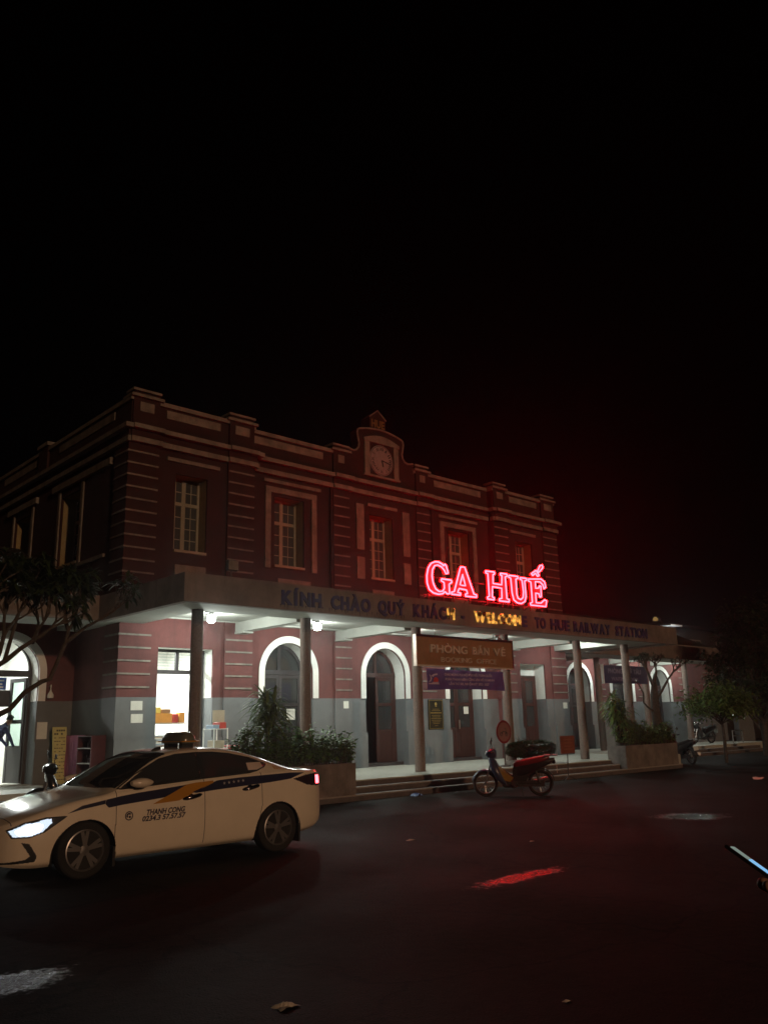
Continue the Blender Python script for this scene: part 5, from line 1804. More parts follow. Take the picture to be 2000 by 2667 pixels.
M['bikewhite'] = mat('bike_white_fairing', (0.5, 0.5, 0.48), 0.35, var=0.05)
M['bikered'] = mat('bike_maroon_paint', (0.10, 0.015, 0.018), 0.3, var=0.05, coat=0.6)
b1 = make_bike('blue and yellow motorbike with red-tinted seat parked before the steps', ('bikeblue', 'bikeyellow', 'seatred'))
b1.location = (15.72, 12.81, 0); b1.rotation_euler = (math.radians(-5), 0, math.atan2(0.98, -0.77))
def recol(root, cols, label):
    c = copy_tree(root)
    c['label'] = label
    names = {'bikeblue': cols[0], 'bikeyellow': cols[1], 'seatred': cols[2]}
    names = {M[k].name: M[v] for k, v in names.items()}
    for o in c.children:
        if o.data and o.data.materials and o.data.materials[0].name in names:
            o.data = o.data.copy()
            o.data.materials[0] = names[o.data.materials[0].name]
    return c
b2 = recol(b1, ('bikeblack', 'bikeblack', 'seatblack'), 'black motorbike parked behind the taxi near the left doorway')
b2.location = (7.45, 17.45, 0); b2.rotation_euler = (math.radians(-6), 0, math.radians(172))
b3 = recol(b1, ('bikered', 'bikeblack', 'seatblack'), 'dark motorbike parked end-on beside the right planter')
b3.location = (29.75, 16.3, 0); b3.rotation_euler = (math.radians(-6), 0, math.radians(62))
b4 = recol(b1, ('bikeblack', 'bikewhite', 'seatblack'), 'motorbike with pale fairing parked on the far right platform')
b4.location = (40.3, 20.9, ZP); b4.rotation_euler = (math.radians(-6), 0, math.radians(168))

# ================================================================== PLANTS
def leaf(mb, base, d, ln, wd, droop=0.3, fold=0.12, n=4, roll=0.0, mi=0):
    """curved blade with a folded midrib"""
    d = Vector(d).normalized()
    side = d.cross(Vector((0, 0, 1)))
    if side.length < 0.05:
        side = Vector((1, 0, 0))
    side.normalize()
    upv = side.cross(d).normalized()
    if roll:
        q = Matrix.Rotation(roll, 3, d)
        side = q @ side
        upv = q @ upv
    V = []
    for k in range(n + 1):
        t = k / n
        c = Vector(base) + d * ln * t - Vector((0, 0, 1)) * droop * ln * t * t
        wv = wd * (math.sin(math.pi * min(1, 0.12 + 0.88 * t)) ** 0.7) * 0.5
        if k == n: wv = wd * 0.02
        V += [c - side * wv + upv * fold * wv, c, c + side * wv + upv * fold * wv]
    F = []
    for k in range(n):
        a = k * 3
        F += [(a, a + 1, a + 4, a + 3), (a + 1, a + 2, a + 5, a + 4)]
    mb.add(V, F, mi)

def dracaena(x, y, z0, zt, seed, label, spread=0.55, heads=3):
    r = random.Random(seed)
    t = thing('dracaena', label, 'plant', (x, y, z0))
    tr = MB()
    cr = MB()
    for h in range(heads):
        a = 2 * math.pi * h / heads + r.uniform(-0.4, 0.4)
        tx, ty = x + 0.28 * math.cos(a) * (1 if h else 0.2), y + 0.16 * math.sin(a)
        top = zt - r.uniform(0.25, 0.65)
        tr.tube([(x + 0.05 * math.cos(a), y + 0.05 * math.sin(a), z0), ((x + tx) / 2, (y + ty) / 2, (z0 + top) / 2), (tx, ty, top)], [0.035, 0.028, 0.022], 7)
        for k in range(95):
            th = r.uniform(0, 6.283)
            el = r.uniform(-0.2, 1.3)
            d = (math.cos(th) * math.cos(el), math.sin(th) * math.cos(el), math.sin(el))
            zz = top - 0.55 + 0.65 * r.random()
            leaf(cr, (tx, ty, zz), d, r.uniform(0.42, 0.68), r.uniform(0.045, 0.07), r.uniform(0.3, 0.75), 0.25, 6)
    tr.build('stem', 'bark', t, smooth=40)
    cr.build('leaves', 'leafolive', t, kind='stuff')
    return t

def bush(name, label, cat, x0, x1, y0, y1, z0, prof, seed, n, lsize, m, stems=True, flowers=0):
    """prof(u) gives the crown height along x; twigs with leaves all along them"""
    r = random.Random(seed)
    t = thing(name, label, cat, ((x0 + x1) / 2, (y0 + y1) / 2, z0))
    lv = MB(); tw = MB(); fl = MB()
    for k in range(n):
        u = r.random()
        x = x0 + (x1 - x0) * u
        y = r.uniform(y0, y1)
        h = (prof(u) - z0) * r.uniform(0.45, 1.08)
        lean = Vector((r.uniform(-0.35, 0.35), r.uniform(-0.45, 0.25), 1)).normalized()
        pts = []
        for q in range(5):
            s = q / 4
            pts.append(Vector((x, y, z0)) + lean * h * s + Vector((r.uniform(-0.03, 0.03), r.uniform(-0.03, 0.03), 0)) * s)
        tw.tube(pts, [0.009, 0.008, 0.006, 0.005, 0.003], 4, cap=False)
        for q in range(int(10 + h * 16)):
            s = r.uniform(0.25, 1.0)
            i = min(3, int(s * 4))
            p = pts[i].lerp(pts[i + 1], s * 4 - i)
            th = r.uniform(0, 6.283)
            leaf(lv, p, (math.cos(th), math.sin(th), r.uniform(-0.3, 0.8)), lsize * r.uniform(0.6, 1.2), lsize * r.uniform(0.35, 0.55), r.uniform(0, 0.5), 0.15, 2, r.uniform(-0.6, 0.6))
        if flowers and r.random() < flowers:
            for q in range(14):
                th = r.uniform(0, 6.283)
                leaf(fl, pts[-1] - Vector((0, 0, r.uniform(0, 0.12))), (math.cos(th), math.sin(th), r.uniform(0, 1)), 0.05, 0.03, 0.1, 0.1, 2)
    tw.build('stem', 'bark', t)
    lv.build('leaves', m, t, kind='stuff')
    if fl.v:
        fl.build('flowers', 'leafred', t, kind='stuff')
    return t

def planter(x0, x1, label):
    y0, y1, z0, z1 = 15.06, 15.72, 0.136, 0.82
    t = thing('concrete_planter', label, 'planter', ((x0 + x1) / 2, y0, z0))
    c = MB()
    w_ = 0.09
    c.box(x0, x1, y0, y0 + w_, z0, z1)
    c.box(x0, x1, y1 - w_, y1, z0, z1)
    c.box(x0, x0 + w_, y0 + w_, y1 - w_, z0, z1)
    c.box(x1 - w_, x1, y0 + w_, y1 - w_, z0, z1)
    c.build('trough', 'concrete', t)
    B(x0 + w_, x1 - w_, y0 + w_, y1 - w_, z0, z1 - 0.08).build('soil', 'soil', t)
planter(9.80, 12.97, 'stained concrete planter left of the steps behind the taxi')
planter(24.07, 27.24, 'stained concrete planter at the right end of the steps')
dracaena(10.92, 15.45, 0.74, 2.60, 3, 'spiky dracaena standing in the left planter', heads=3)
bush('shrub', 'leafy shrub with a few red flowers filling the left planter', 'shrub', 9.9, 13.0, 15.10, 15.6, 0.74,
     lambda u: 1.72 - 0.45 * abs(u - 0.35) + 0.12 * math.sin(u * 23), 11, 270, 0.13, 'leaf', flowers=0.05)
dracaena(24.50, 15.45, 0.74, 2.50, 8, 'spiky dracaena at the left end of the right planter', heads=4)
bush('shrub', 'dark leafy shrub filling the right planter under the bare frangipani', 'shrub', 24.3, 27.3, 15.10, 15.6, 0.74,
     lambda u: 1.60 + 0.12 * math.sin(u * 9) - 0.2 * u, 12, 280, 0.12, 'leafolive')

def limb_tree(name, label, cat, trunk, tips, m_leaf, seed, leaves=9, lsize=0.28, sub=3, rad=0.06, reach=0.5, upbias=0.6, lw=0.28):
    """trunk: list of (point, radius); tips: limb polylines; frangipani-style forking with leaf rosettes at the ends"""
    r = random.Random(seed)
    t = thing(name, label, cat, trunk[0][0])
    tk = MB(); lv = MB()
    tk.tube([p for p, _ in trunk], [q for _, q in trunk], 10)
    def fork(p, d, l, rd, depth):
        e = Vector(p) + d * l
        mid = Vector(p) + d * l * 0.5 + Vector((r.uniform(-1, 1), r.uniform(-1, 1), r.uniform(-0.3, 0.6))) * l * 0.10
        tk.tube([p, mid, e], [rd, rd * 0.85, rd * 0.75], 6, cap=False)
        if depth == 0:
            for k in range(leaves):
                th = 2 * math.pi * k / max(1, leaves) + r.uniform(-0.3, 0.3)
                a = d.orthogonal().normalized()
                b = d.cross(a)
                ld = (a * math.cos(th) + b * math.sin(th)) * r.uniform(0.7, 1.1) + d * r.uniform(0.1, 0.7)
                leaf(lv, e - d * r.uniform(0, 0.06), ld, lsize * r.uniform(0.65, 1.15), lsize * lw * r.uniform(0.8, 1.2), r.uniform(0.1, 0.6), 0.15, 4)
            return
        for k in range(r.choice((2, 3))):
            nd = (d + Vector((r.uniform(-1, 1), r.uniform(-1, 1), r.uniform(-0.4, 0.9) + upbias * 0.3)) * 0.75).normalized()
            fork(e, nd, l * r.uniform(0.62, 0.9), rd * 0.72, depth - 1)
    for pl, rd, dep, ln in tips:
        pl = [Vector(p) for p in pl]
        tk.tube(pl, [rd * (1 - 0.35 * i / max(1, len(pl) - 1)) for i in range(len(pl))], 8, cap=False)
        d = (pl[-1] - pl[-2]).normalized()
        for k in range(3 if dep else 1):
            nd = (d + Vector((r.uniform(-1, 1), r.uniform(-1, 1), r.uniform(-0.2, 0.8))) * 0.6).normalized()
            fork(pl[-1], nd, ln, rd * 0.55, dep)
    tk.build('trunk', 'bark', t, smooth=50)
    if lv.v:
        lv.build('crown', m_leaf, t, kind='stuff')
    return t
YT = 13.5
limb_tree('frangipani_tree', 'frangipani tree with dark crown overhanging the left canopy corner', 'tree',
          [((3.6, YT, 0), 0.16), ((3.7, YT, 0.9), 0.14), ((3.95, YT, 1.55), 0.12)],
          [([(3.95, YT, 1.5), (4.35, YT, 1.80), (4.6, YT, 1.92), (4.74, YT, 1.99), (4.94, YT, 2.24), (5.19, YT, 2.41), (5.32, YT, 2.45), (5.43, YT, 2.76), (5.53, YT, 3.03), (5.56, YT, 3.22)], 0.045, 4, 0.32),
           ([(3.95, YT, 1.5), (4.25, YT + 0.1, 2.2), (4.45, YT + 0.1, 2.58), (4.63, YT, 2.72), (4.82, YT, 2.90), (5.0, YT, 3.03)], 0.05, 3, 0.34),
           ([(4.45, YT + 0.1, 2.55), (4.55, YT + 0.1, 2.85), (4.60, YT + 0.1, 3.1)], 0.05, 4, 0.34),
           ([(3.95, YT, 1.5), (3.9, YT - 0.1, 2.4), (4.1, YT, 3.1)], 0.05, 3, 0.38),
           ([(5.0, YT, 3.0), (5.1, YT + 0.1, 3.2), (5.15, YT + 0.2, 3.35)], 0.035, 4, 0.30),
           ([(5.53, YT, 3.03), (5.85, YT, 3.3), (6.1, YT, 3.45)], 0.03, 2, 0.36),
           ([(4.6, YT, 2.7), (4.8, YT + 0.3, 3.2), (4.9, YT + 0.4, 3.5)], 0.035, 3, 0.34)],
          'leafdark', 21, leaves=8, lsize=0.21, lw=0.24)
YF = 15.45
limb_tree('frangipani_tree', 'thick-trunked frangipani with bare forked branches in the right planter', 'tree',
          [((27.05, YF, 0.75), 0.20), ((26.9, YF, 1.2), 0.19), ((26.75, YF, 1.7), 0.16), ((26.75, YF, 2.3), 0.14), ((26.85, YF, 2.75), 0.10)],
          [([(26.85, YF, 2.70), (26.95, YF, 3.0), (27.05, YF, 3.2)], 0.06, 3, 0.22),
           ([(26.80, YF, 2.5), (26.65, YF, 2.95), (26.5, YF, 3.2)], 0.05, 3, 0.22),
           ([(26.80, YF, 2.2), (27.3, YF, 2.55), (27.8, YF, 2.95), (28.2, YF, 3.2)], 0.05, 2, 0.28),
           ([(26.75, YF, 1.8), (26.3, YF, 2.0), (26.05, YF, 2.15), (26.1, YF, 2.45), (25.85, YF, 2.75)], 0.035, 0, 0.2),
           ([(26.80, YF, 2.6), (26.85, YF + 0.15, 3.0), (26.75, YF + 0.2, 3.3)], 0.05, 2, 0.24)],
          'leafdark', 33, leaves=3, lsize=0.13)

def leafy_tree(label, base, height, rx, rz, n, seed, m, lsize=0.16, trunk_r=0.10, name='tree', zc=None):
    r = random.Random(seed)
    t = thing(name, label, 'tree', base)
    x, y, z0 = base
    tk = MB(); lv = MB()
    zc = zc if zc else height - rz
    tk.tube([(x, y, z0), (x + 0.05, y, zc * 0.5), (x, y, zc)], [trunk_r, trunk_r * 0.8, trunk_r * 0.5], 8)
    tw = 46
    for k in range(tw):
        th = r.uniform(0, 6.283); el = r.uniform(-0.5, 1.4)
        q = r.uniform(0.55, 1.0)
        e = Vector((x + rx * q * math.cos(th) * math.cos(el), y + rx * q * math.sin(th) * math.cos(el), zc + rz * q * math.sin(el)))
        s = Vector((x, y, zc - rz * r.uniform(0.1, 0.9)))
        mid = s.lerp(e, 0.55) + Vector((0, 0, r.uniform(0, 0.25)))
        tk.tube([s, mid, e], [trunk_r * 0.3, trunk_r * 0.2, 0.008], 5, cap=False)
        for c in range(n // tw):
            p = mid.lerp(e, r.uniform(0.1, 1.15)) + Vector((r.gauss(0, 0.13), r.gauss(0, 0.13), r.gauss(0, 0.11))) * rx * 0.8
            a = r.uniform(0, 6.283)
            leaf(lv, p, (math.cos(a), math.sin(a), r.uniform(-0.6, 0.5)), lsize * r.uniform(0.6, 1.3), lsize * 0.42, r.uniform(0.1, 0.6), 0.15, 2, r.uniform(-0.7, 0.7))
    tk.build('trunk', 'bark', t, smooth=50)
    lv.build('crown', m, t, kind='stuff')
leafy_tree('small olive-green leafy tree right of the bare frangipani', (30.9, 15.2, 0), 2.8, 1.5, 0.8, 3000, 41, 'leafolive', 0.17, 0.07, zc=2.0)
leafy_tree('tall dark tree hiding the right end of the wing', (36.6, 16.2, 0), 7.2, 2.1, 3.3, 5200, 42, 'leafdark', 0.26, 0.16, zc=3.6)
leafy_tree('dark tree at the right edge of the picture', (39.5, 14.6, 0), 7.0, 2.4, 3.2, 5200, 43, 'leafdark', 0.28, 0.18, zc=3.4)

# clipped topiary in a low pot on the platform edge
tp = thing('topiary_plant', 'clipped oblong shrub in a low pot beside the round road sign', 'plant', (21.05, 16.35, ZP))
V = [(20.35, 16.15), (21.75, 16.15), (21.75, 16.6), (20.35, 16.6)]
B(20.02, 20.55, 16.15, 16.6, ZP, ZP + 0.14, bev=0.02).build('pot', 'concrete', tp)
B(20.55, 21.9, 16.18, 16.57, ZP, ZP + 0.12, bev=0.02).build('pot', 'soil', tp)
tw = MB(); lv = MB()
rt_ = random.Random(9)
for k in range(7000):
    th = rt_.uniform(0, 6.283); ph = math.acos(rt_.uniform(-1, 1))
    c_ = (math.cos(th) * math.sin(ph), math.sin(th) * math.sin(ph), math.cos(ph))
    q = rt_.uniform(0.82, 1.02)
    p = (21.05 + 1.12 * q * math.copysign(abs(c_[0]) ** 0.7, c_[0]), 16.38 + 0.30 * q * c_[1], 0.84 + 0.21 * q * math.copysign(abs(c_[2]) ** 0.8, c_[2]))
    leaf(lv, p, (c_[0] + rt_.uniform(-.5, .5), c_[1] + rt_.uniform(-.5, .5), c_[2] + rt_.uniform(-.5, .5)), 0.07, 0.03, 0.1, 0.1, 2)
lv.build('leaves', 'leafdark', tp, kind='stuff')
V = MB()
for i in range(9):
    pass
core = MB()
prof = [(0.01, -0.9), (0.10, -0.85), (0.13, -0.6), (0.13, 0), (0.13, 0.6), (0.10, 0.85), (0.01, 0.9)]
core.lathe(prof, (21.05, 16.38, 0.84), 'x', 14)
core.build('leaves', 'leafdark', tp, smooth='all')
for k in range(5):
    x = 20.3 + 0.38 * k
    tw.tube([(x, 16.38, ZP + 0.1), (x + 0.03, 16.38, 0.85)], 0.02, 5)
for k in range(12):
    x = 20.4 + rt_.uniform(0, 0.7)
    tw.tube([(x, 16.38, 0.9), (x + rt_.uniform(-.15, .15), 16.38 + rt_.uniform(-.1, .1), 1.08), (x + rt_.uniform(-.35, .35), 16.38, 1.08 + rt_.uniform(0.02, 0.22))], [0.012, 0.008, 0.004], 4, cap=False)
tw.build('stem', 'bark', tp)

# ================================================================== STREET SIGNS
M['signface'] = mat('neon_pink_sign_face', (0.30, 0.15, 0.14), 0.5, var=0.1)  # white face with the red neon's tint put into its colour
M['signrim'] = mat('red_sign_rim', (0.22, 0.015, 0.02), 0.45, var=0.1)
M['orange'] = mat('orange_red_board', (0.27, 0.085, 0.055), 0.55, var=0.12, scale=6)
rsn = thing('road_sign', 'round pink-tinted sign with red rim on a thin pole at the platform edge', 'sign', (19.56, 16.16, ZP))
MB().lathe([(0.325, 0.0), (0.325, -0.012)], (19.52, 16.15, 1.36), 'y', 40).build('plate', 'signrim', rsn, smooth=30)
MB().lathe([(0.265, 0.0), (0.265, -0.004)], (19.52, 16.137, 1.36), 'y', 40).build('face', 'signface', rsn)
pc = MB()
for a, b, r_ in (((19.40, 1.30), (19.44, 1.30), 0.05), ((19.62, 1.30), (19.64, 1.30), 0.05)):
    ringp = [(a[0] + r_ * math.cos(k * math.pi / 8), 16.130, a[1] + r_ * math.sin(k * math.pi / 8)) for k in range(16)]
    pc.tube(ringp, 0.008, 4, closed=True)
pc.tube([(19.40, 16.13, 1.30), (19.47, 16.13, 1.37), (19.58, 16.13, 1.36), (19.62, 16.13, 1.30)], 0.012, 4)
pc.tube([(19.62, 16.13, 1.30), (19.60, 16.13, 1.44), (19.56, 16.13, 1.46)], 0.008, 4)
pc.build('pictogram', 'blackplastic', rsn)
MB().tube([(19.53, 16.18, 1.7), (19.56, 16.18, ZP)], 0.022, 8).build('pole', 'steeldark', rsn, smooth=40)
MB().lathe([(0.16, 0), (0.16, 0.03), (0.03, 0.05)], (19.56, 16.18, ZP), 'z', 18).build('base', 'steeldark', rsn, smooth=40)

osn = thing('sign_stand', 'square orange-red notice board on a thin stand by the motorbike', 'sign', (20.6, 14.75, 0))
B(20.26, 20.92, 14.73, 14.75, 0.73, 1.21).build('board', 'orange', osn)
M['faint'] = mat('faded_print', (0.33, 0.13, 0.08), 0.6, var=0.1)
f = MB()
for z, a, b in ((1.09, 20.40, 20.78), (1.0, 20.36, 20.82), (0.91, 20.42, 20.76), (0.83, 20.38, 20.8)):
    f.box(a, b, 14.727, 14.7295, z, z + 0.035)
f.build('faded_lines', 'faint', osn)
MB().tube([(20.6, 14.765, 0.75), (20.56, 14.765, 0.12)], 0.014, 8).tube([(20.56, 14.765, 0.14), (20.3, 14.7, 0.0)], 0.01, 6).tube([(20.56, 14.765, 0.14), (20.85, 14.68, 0.0)], 0.01, 6).tube([(20.56, 14.765, 0.14), (20.58, 14.95, 0.0)], 0.01, 6).build('stand', 'steeldark', osn, smooth=40)

# ================================================================== SMALL THINGS BY THE WALLS
M['pinkcloth'] = mat('dusty_pink_cloth', (0.48, 0.16, 0.27), 0.85, var=0.12, scale=4)
M['maroonwood'] = mat('maroon_wood', (0.09, 0.022, 0.03), 0.6, var=0.15, scale=5)
M['yellowboard'] = mat('yellow_poster', (0.60, 0.58, 0.24), 0.6, var=0.08)
M['darkprint'] = mat('dark_print', (0.08, 0.085, 0.05), 0.6, var=0)
# pink cloth over a rack against the side wall
pk = thing('cloth_rack', 'rack draped with dusty pink cloth against the left side wall', 'rack', (9.2, 21.4, ZP))
vs = []
for i in range(41):
    u = i / 40
    yy = 20.85 + 1.2 * u
    for j in range(9):
        z = 1.57 - (1.57 - 0.5) * j / 8
        vs.append((9.17 - 0.03 * math.sin(u * 40) * j / 8 - 0.05 * j / 8, yy, z))
MB().add(vs, [(i * 9 + j, i * 9 + j + 1, (i + 1) * 9 + j + 1, (i + 1) * 9 + j) for i in range(40) for j in range(8)]).build('cloth', 'pinkcloth', pk, smooth='all')
f = MB()
for yy in (20.9, 22.0):
    f.beam((9.24, yy, ZP), (9.24, yy, 1.56), 0.03, 0.03)
f.beam((9.22, 20.85, 1.56), (9.22, 22.05, 1.56), 0.03, 0.03)
f.build('frame', 'maroonwood', pk)
sf = thing('wooden_shelf', 'maroon wooden shelf unit against the left side wall', 'shelf', (9.2, 20.4, ZP))
f = MB()
for yy in (20.02, 20.78):
    f.box(8.98, 9.34, yy, yy + 0.03, ZP, 1.56)
f.box(9.32, 9.345, 20.05, 20.78, ZP, 1.555)
f.build('frame', 'maroonwood', sf)
for z in (0.55, 0.9, 1.25, 1.53):
    B(8.98, 9.318, 20.052, 20.778, z, z + 0.025).build('board', 'maroonwood' if z > 1.5 else 'nosing', sf)
for k, (yy, z, h) in enumerate(((20.15, 1.276, 0.16), (20.3, 1.276, 0.12), (20.5, 1.276, 0.18), (20.2, 0.926, 0.2), (20.45, 0.926, 0.14), (20.6, 0.926, 0.18))):
    MB().lathe([(0.04, 0), (0.045, h * 0.6), (0.02, h * 0.8), (0.02, h)], (9.15, yy, z), 'z', 10).build('bottle', 'maroonwood', smooth=40, label=['reddish bottle at the right end of the maroon shelf', 'short reddish bottle in the middle of the maroon upper shelf', 'taller reddish bottle at the left of the maroon upper shelf', 'reddish bottle at the right of the lower maroon shelf', 'short reddish bottle on the lower maroon shelf', 'reddish bottle at the left of the lower maroon shelf'][k], cat='bottle', group='bottles on the maroon shelf')
yb = thing('poster_board', 'tall narrow yellow poster board leaning by the left doorway', 'poster', (9.05, 21.9, ZP))
g = MB().box(0, 0.36, -0.012, 0.012, 0, 1.40)
g.move(Matrix.Translation((8.82, 21.78, ZP)) @ Matrix.Rotation(math.radians(-9), 4, 'X'))
g.build('board', 'yellowboard', yb)
g = MB()
for k in range(15):
    z = 0.1 + 0.085 * k
    for q_ in range(5):
        if (k * 5 + q_ * 3) % 7 > 1:
            g.box(0.04 + 0.058 * q_, 0.085 + 0.058 * q_, -0.016, -0.0125, z, z + (0.045 if k > 12 else 0.018))
g.move(Matrix.Translation((8.82, 21.78, ZP)) @ Matrix.Rotation(math.radians(-9), 4, 'X'))
g.build('faded_lines', 'darkprint', yb)
bl = thing('wall_bell', 'small white bell-shaped lamp fixture on dark wall beside the left arch', 'wall lamp', (8.80, YW - 0.08, 2.6))
MB().lathe([(0.075, 2.56 - 2.56), (0.08, 0.05), (0.07, 0.10), (0.03, 0.16), (0.012, 0.22), (0.012, 0.34)], (8.80, YW - 0.10, 2.52), 'z', 16).build('shade', 'paper', bl, smooth=50)
B(8.78, 8.82, YW - 0.10, YW - 0.001, 2.80, 2.84).build('bracket', 'steel', bl)

# floodlight on the canopy, surveillance camera beside the booking sign
fl = thing('floodlight', 'unlit square floodlight on the canopy roof near its left corner', 'floodlight', (10.55, 16.5, 4.62))
B(10.40, 10.70, 16.46, 16.58, 5.17, 5.42, bev=0.02).build('housing', 'blackplastic', fl)
B(10.42, 10.68, 16.450, 16.4595, 5.19, 5.40).build('lens', 'trim', fl)
MB().tube([(10.55, 16.55, 4.62), (10.55, 16.55, 5.2)], 0.02, 8).build('stand', 'blackplastic', fl)
cv = thing('security_camera', 'small white security camera above the right end of the booking sign', 'camera', (20.2, 16.6, 4.1))
MB().lathe([(0.04, -0.10), (0.045, -0.08), (0.045, 0.08), (0.035, 0.10)], (20.12, 16.62, 4.07), 'x', 14).build('housing', 'paper', cv, smooth=40)
MB().tube([(20.12, 16.62, 4.1), (20.12, 16.62, ZS + 0.005)], 0.014, 6).build('bracket', 'steel', cv)
MB().lathe([(0.03, 0), (0.03, -0.006)], (20.02, 16.62, 4.07), 'x', 12).build('lens', 'blackplastic', cv)

# display rack and stools at the kiosk
rk = thing('display_rack', 'white wire display rack outside the lit kiosk opening', 'rack', (12.05, 19.2, ZP))
f = MB()
for x in (11.64, 12.03):
    for yy in (18.9, 19.4):
        f.beam((x, yy, ZP), (x, yy, 1.66), 0.022, 0.022)
for z in (0.7, 1.16, 1.63):
    f.box(11.63, 12.04, 18.89, 19.41, z, z + 0.015)
f.build('frame', 'white', rk)
M['redbox'] = mat('red_carton', (0.42, 0.045, 0.03), 0.6, var=0.1)
M['tanbox'] = mat('tan_card', (0.40, 0.34, 0.25), 0.7, var=0.08)
M['bluebox'] = mat('pale_blue_carton', (0.25, 0.33, 0.42), 0.6, var=0.1)
M['orangebox'] = mat('orange_carton', (0.62, 0.28, 0.05), 0.6, var=0.1)
def carton(x0, x1, y0, y1, z0, z1, m, label, cat='box'):
    B(x0, x1, y0, y1, z0, z1, bev=0.006).build('carton', m, label=label, cat=cat, group='goods at the kiosk')
B(11.66, 12.0, 19.0, 19.02, 1.80, 2.10).build('price_board', 'tanbox', label='tan card board propped on top of the kiosk display rack', cat='board')
carton(11.84, 12.02, 18.95, 19.3, 1.646, 1.80, 'redbox', 'red carton on top of the white display rack')
carton(11.65, 11.82, 18.95, 19.3, 1.646, 1.74, 'bluebox', 'pale blue carton on top of the white display rack')
carton(11.70, 11.98, 18.95, 19.3, 1.177, 1.36, 'tanbox', 'tan carton on the middle shelf of the display rack')
carton(11.72, 11.95, 18.95, 19.3, 0.717, 0.95, 'redbox', 'red carton on the lowest shelf of the display rack')
def stool(x, y, z, label):
    t = thing('plastic_stool', label, 'stool', (x, y, z), 'red plastic stools')
    B(x - 0.16, x + 0.16, y - 0.16, y + 0.16, z + 0.42, z + 0.45, bev=0.012).build('seat', 'redbox', t)
    for sx in (-1, 1):
        for sy in (-1, 1):
            MB().beam((x + sx * 0.19, y + sy * 0.19, z), (x + sx * 0.14, y + sy * 0.14, z + 0.42), 0.045, 0.03).build('leg', 'redbox', t)
stool(12.30, 19.15, ZP, 'bottom red plastic stool of the stack beside the display rack')
for k, n_ in enumerate(('second', 'third', 'fourth', 'fifth', 'sixth')):
    stool(12.30, 19.15, ZP + 0.075 * (k + 1), n_ + ' red plastic stool from the bottom of the stack by the rack')
# kiosk goods inside
kt = thing('kiosk_counter', 'white counter inside the lit kiosk opening', 'counter', (11.2, 20.9, ZP))
B(10.62, 11.95, 20.6, 21.2, ZP, 1.25).build('front', 'white', kt)
B(10.60, 11.97, 20.55, 21.25, 1.251, 1.29).build('top', 'white', kt)
carton(10.95, 11.55, 20.9, 21.2, 1.295, 1.50, 'tanbox', 'tan carton at the back of the kiosk counter')
carton(11.0, 11.6, 20.95, 21.15, 1.83, 2.08, 'orangebox', 'large orange carton on the kiosk shelf')
carton(11.82, 11.98, 20.95, 21.15, 1.83, 2.10, 'orangebox', 'small orange carton at the right of the kiosk shelf')
B(10.9, 12.0, 20.9, 21.2, 1.80, 1.826).build('wall_shelf', 'tanbox', label='tan shelf carrying orange cartons inside the kiosk', cat='shelf')
M['yellowbox'] = mat('yellow_carton', (0.70, 0.52, 0.10), 0.6, var=0.1)
M['brownbox'] = mat('brown_carton', (0.30, 0.16, 0.07), 0.7, var=0.1)
for k, (x0, x1, y0, z0, z1, m_, lb) in enumerate((
        (11.02, 11.28, 20.98, 2.083, 2.24, 'yellowbox', 'yellow carton stacked on the large orange kiosk carton'),
        (11.30, 11.56, 20.98, 2.083, 2.19, 'brownbox', 'brown carton stacked beside the yellow one in the kiosk'),
        (10.72, 10.92, 20.66, 1.295, 1.46, 'yellowbox', 'yellow carton at the near left of the kiosk counter'),
        (11.60, 11.78, 20.66, 1.295, 1.44, 'redbox', 'red carton on the kiosk counter beside the cone'),
        (11.80, 11.94, 20.66, 1.295, 1.60, 'brownbox', 'tall brown carton at the right end of the kiosk counter'),
        (11.20, 11.36, 20.66, 1.295, 1.40, 'bluebox', 'small pale blue carton in the middle of the kiosk counter'),
        (11.64, 11.80, 20.98, 1.83, 2.06, 'redbox', 'red carton between the two orange ones on the kiosk shelf'))):
    carton(x0, x1, y0, y0 + 0.16, z0, z1, m_, lb)
mg = thing('magazine_rack', 'rack of pale magazines behind the kiosk window sill', 'rack', (10.95, 20.5, ZP))
for k in range(7):
    z = 1.28 + 0.035 * k
    B(10.78, 11.2, 20.42 + 0.004 * k, 20.5, z, z + 0.028).build('magazine', ['bluebox', 'paper', 'tanbox'][k % 3], mg)
B(10.76, 11.22, 20.42, 20.52, ZP, 1.275).build('frame', 'steel', mg)
cb = MB().lathe([(0.08, 0), (0.015, 0.28), (0.0, 0.30)], (11.45, 20.75, 1.292), 'z', 14)
cb.build('paper_cone', 'bluebox', smooth=40, label='pale blue-grey cone standing on the kiosk counter', cat='cone')

# blue sign inside the left doorway
M['blueglow'] = mat('bright_blue_sign', (0.05, 0.12, 0.45), 0.5, var=0.05)
ib = thing('indoor_sign', 'blue sign with white lettering inside the left doorway', 'sign', (7.9, YW + 1.2, 2.8))
B(7.3, 8.12, YW + 1.2, YW + 1.24, 2.78, 3.10).build('board', 'blueglow', ib)
f = MB()
for z, a, b in ((3.0, 7.8, 8.06), (2.91, 7.78, 8.02), (2.83, 7.8, 8.05)):
    f.box(a, b, YW + 1.194, YW + 1.199, z, z + 0.04)
f.lathe([(0.06, 0), (0.06, -0.004)], (7.68, YW + 1.199, 2.93), 'y', 18)
f.build('pale_lines', 'paper', ib)
B(7.0, 8.3, YW + 1.25, YW + 1.45, 2.35, 2.775).build('valance', 'slate', ib)

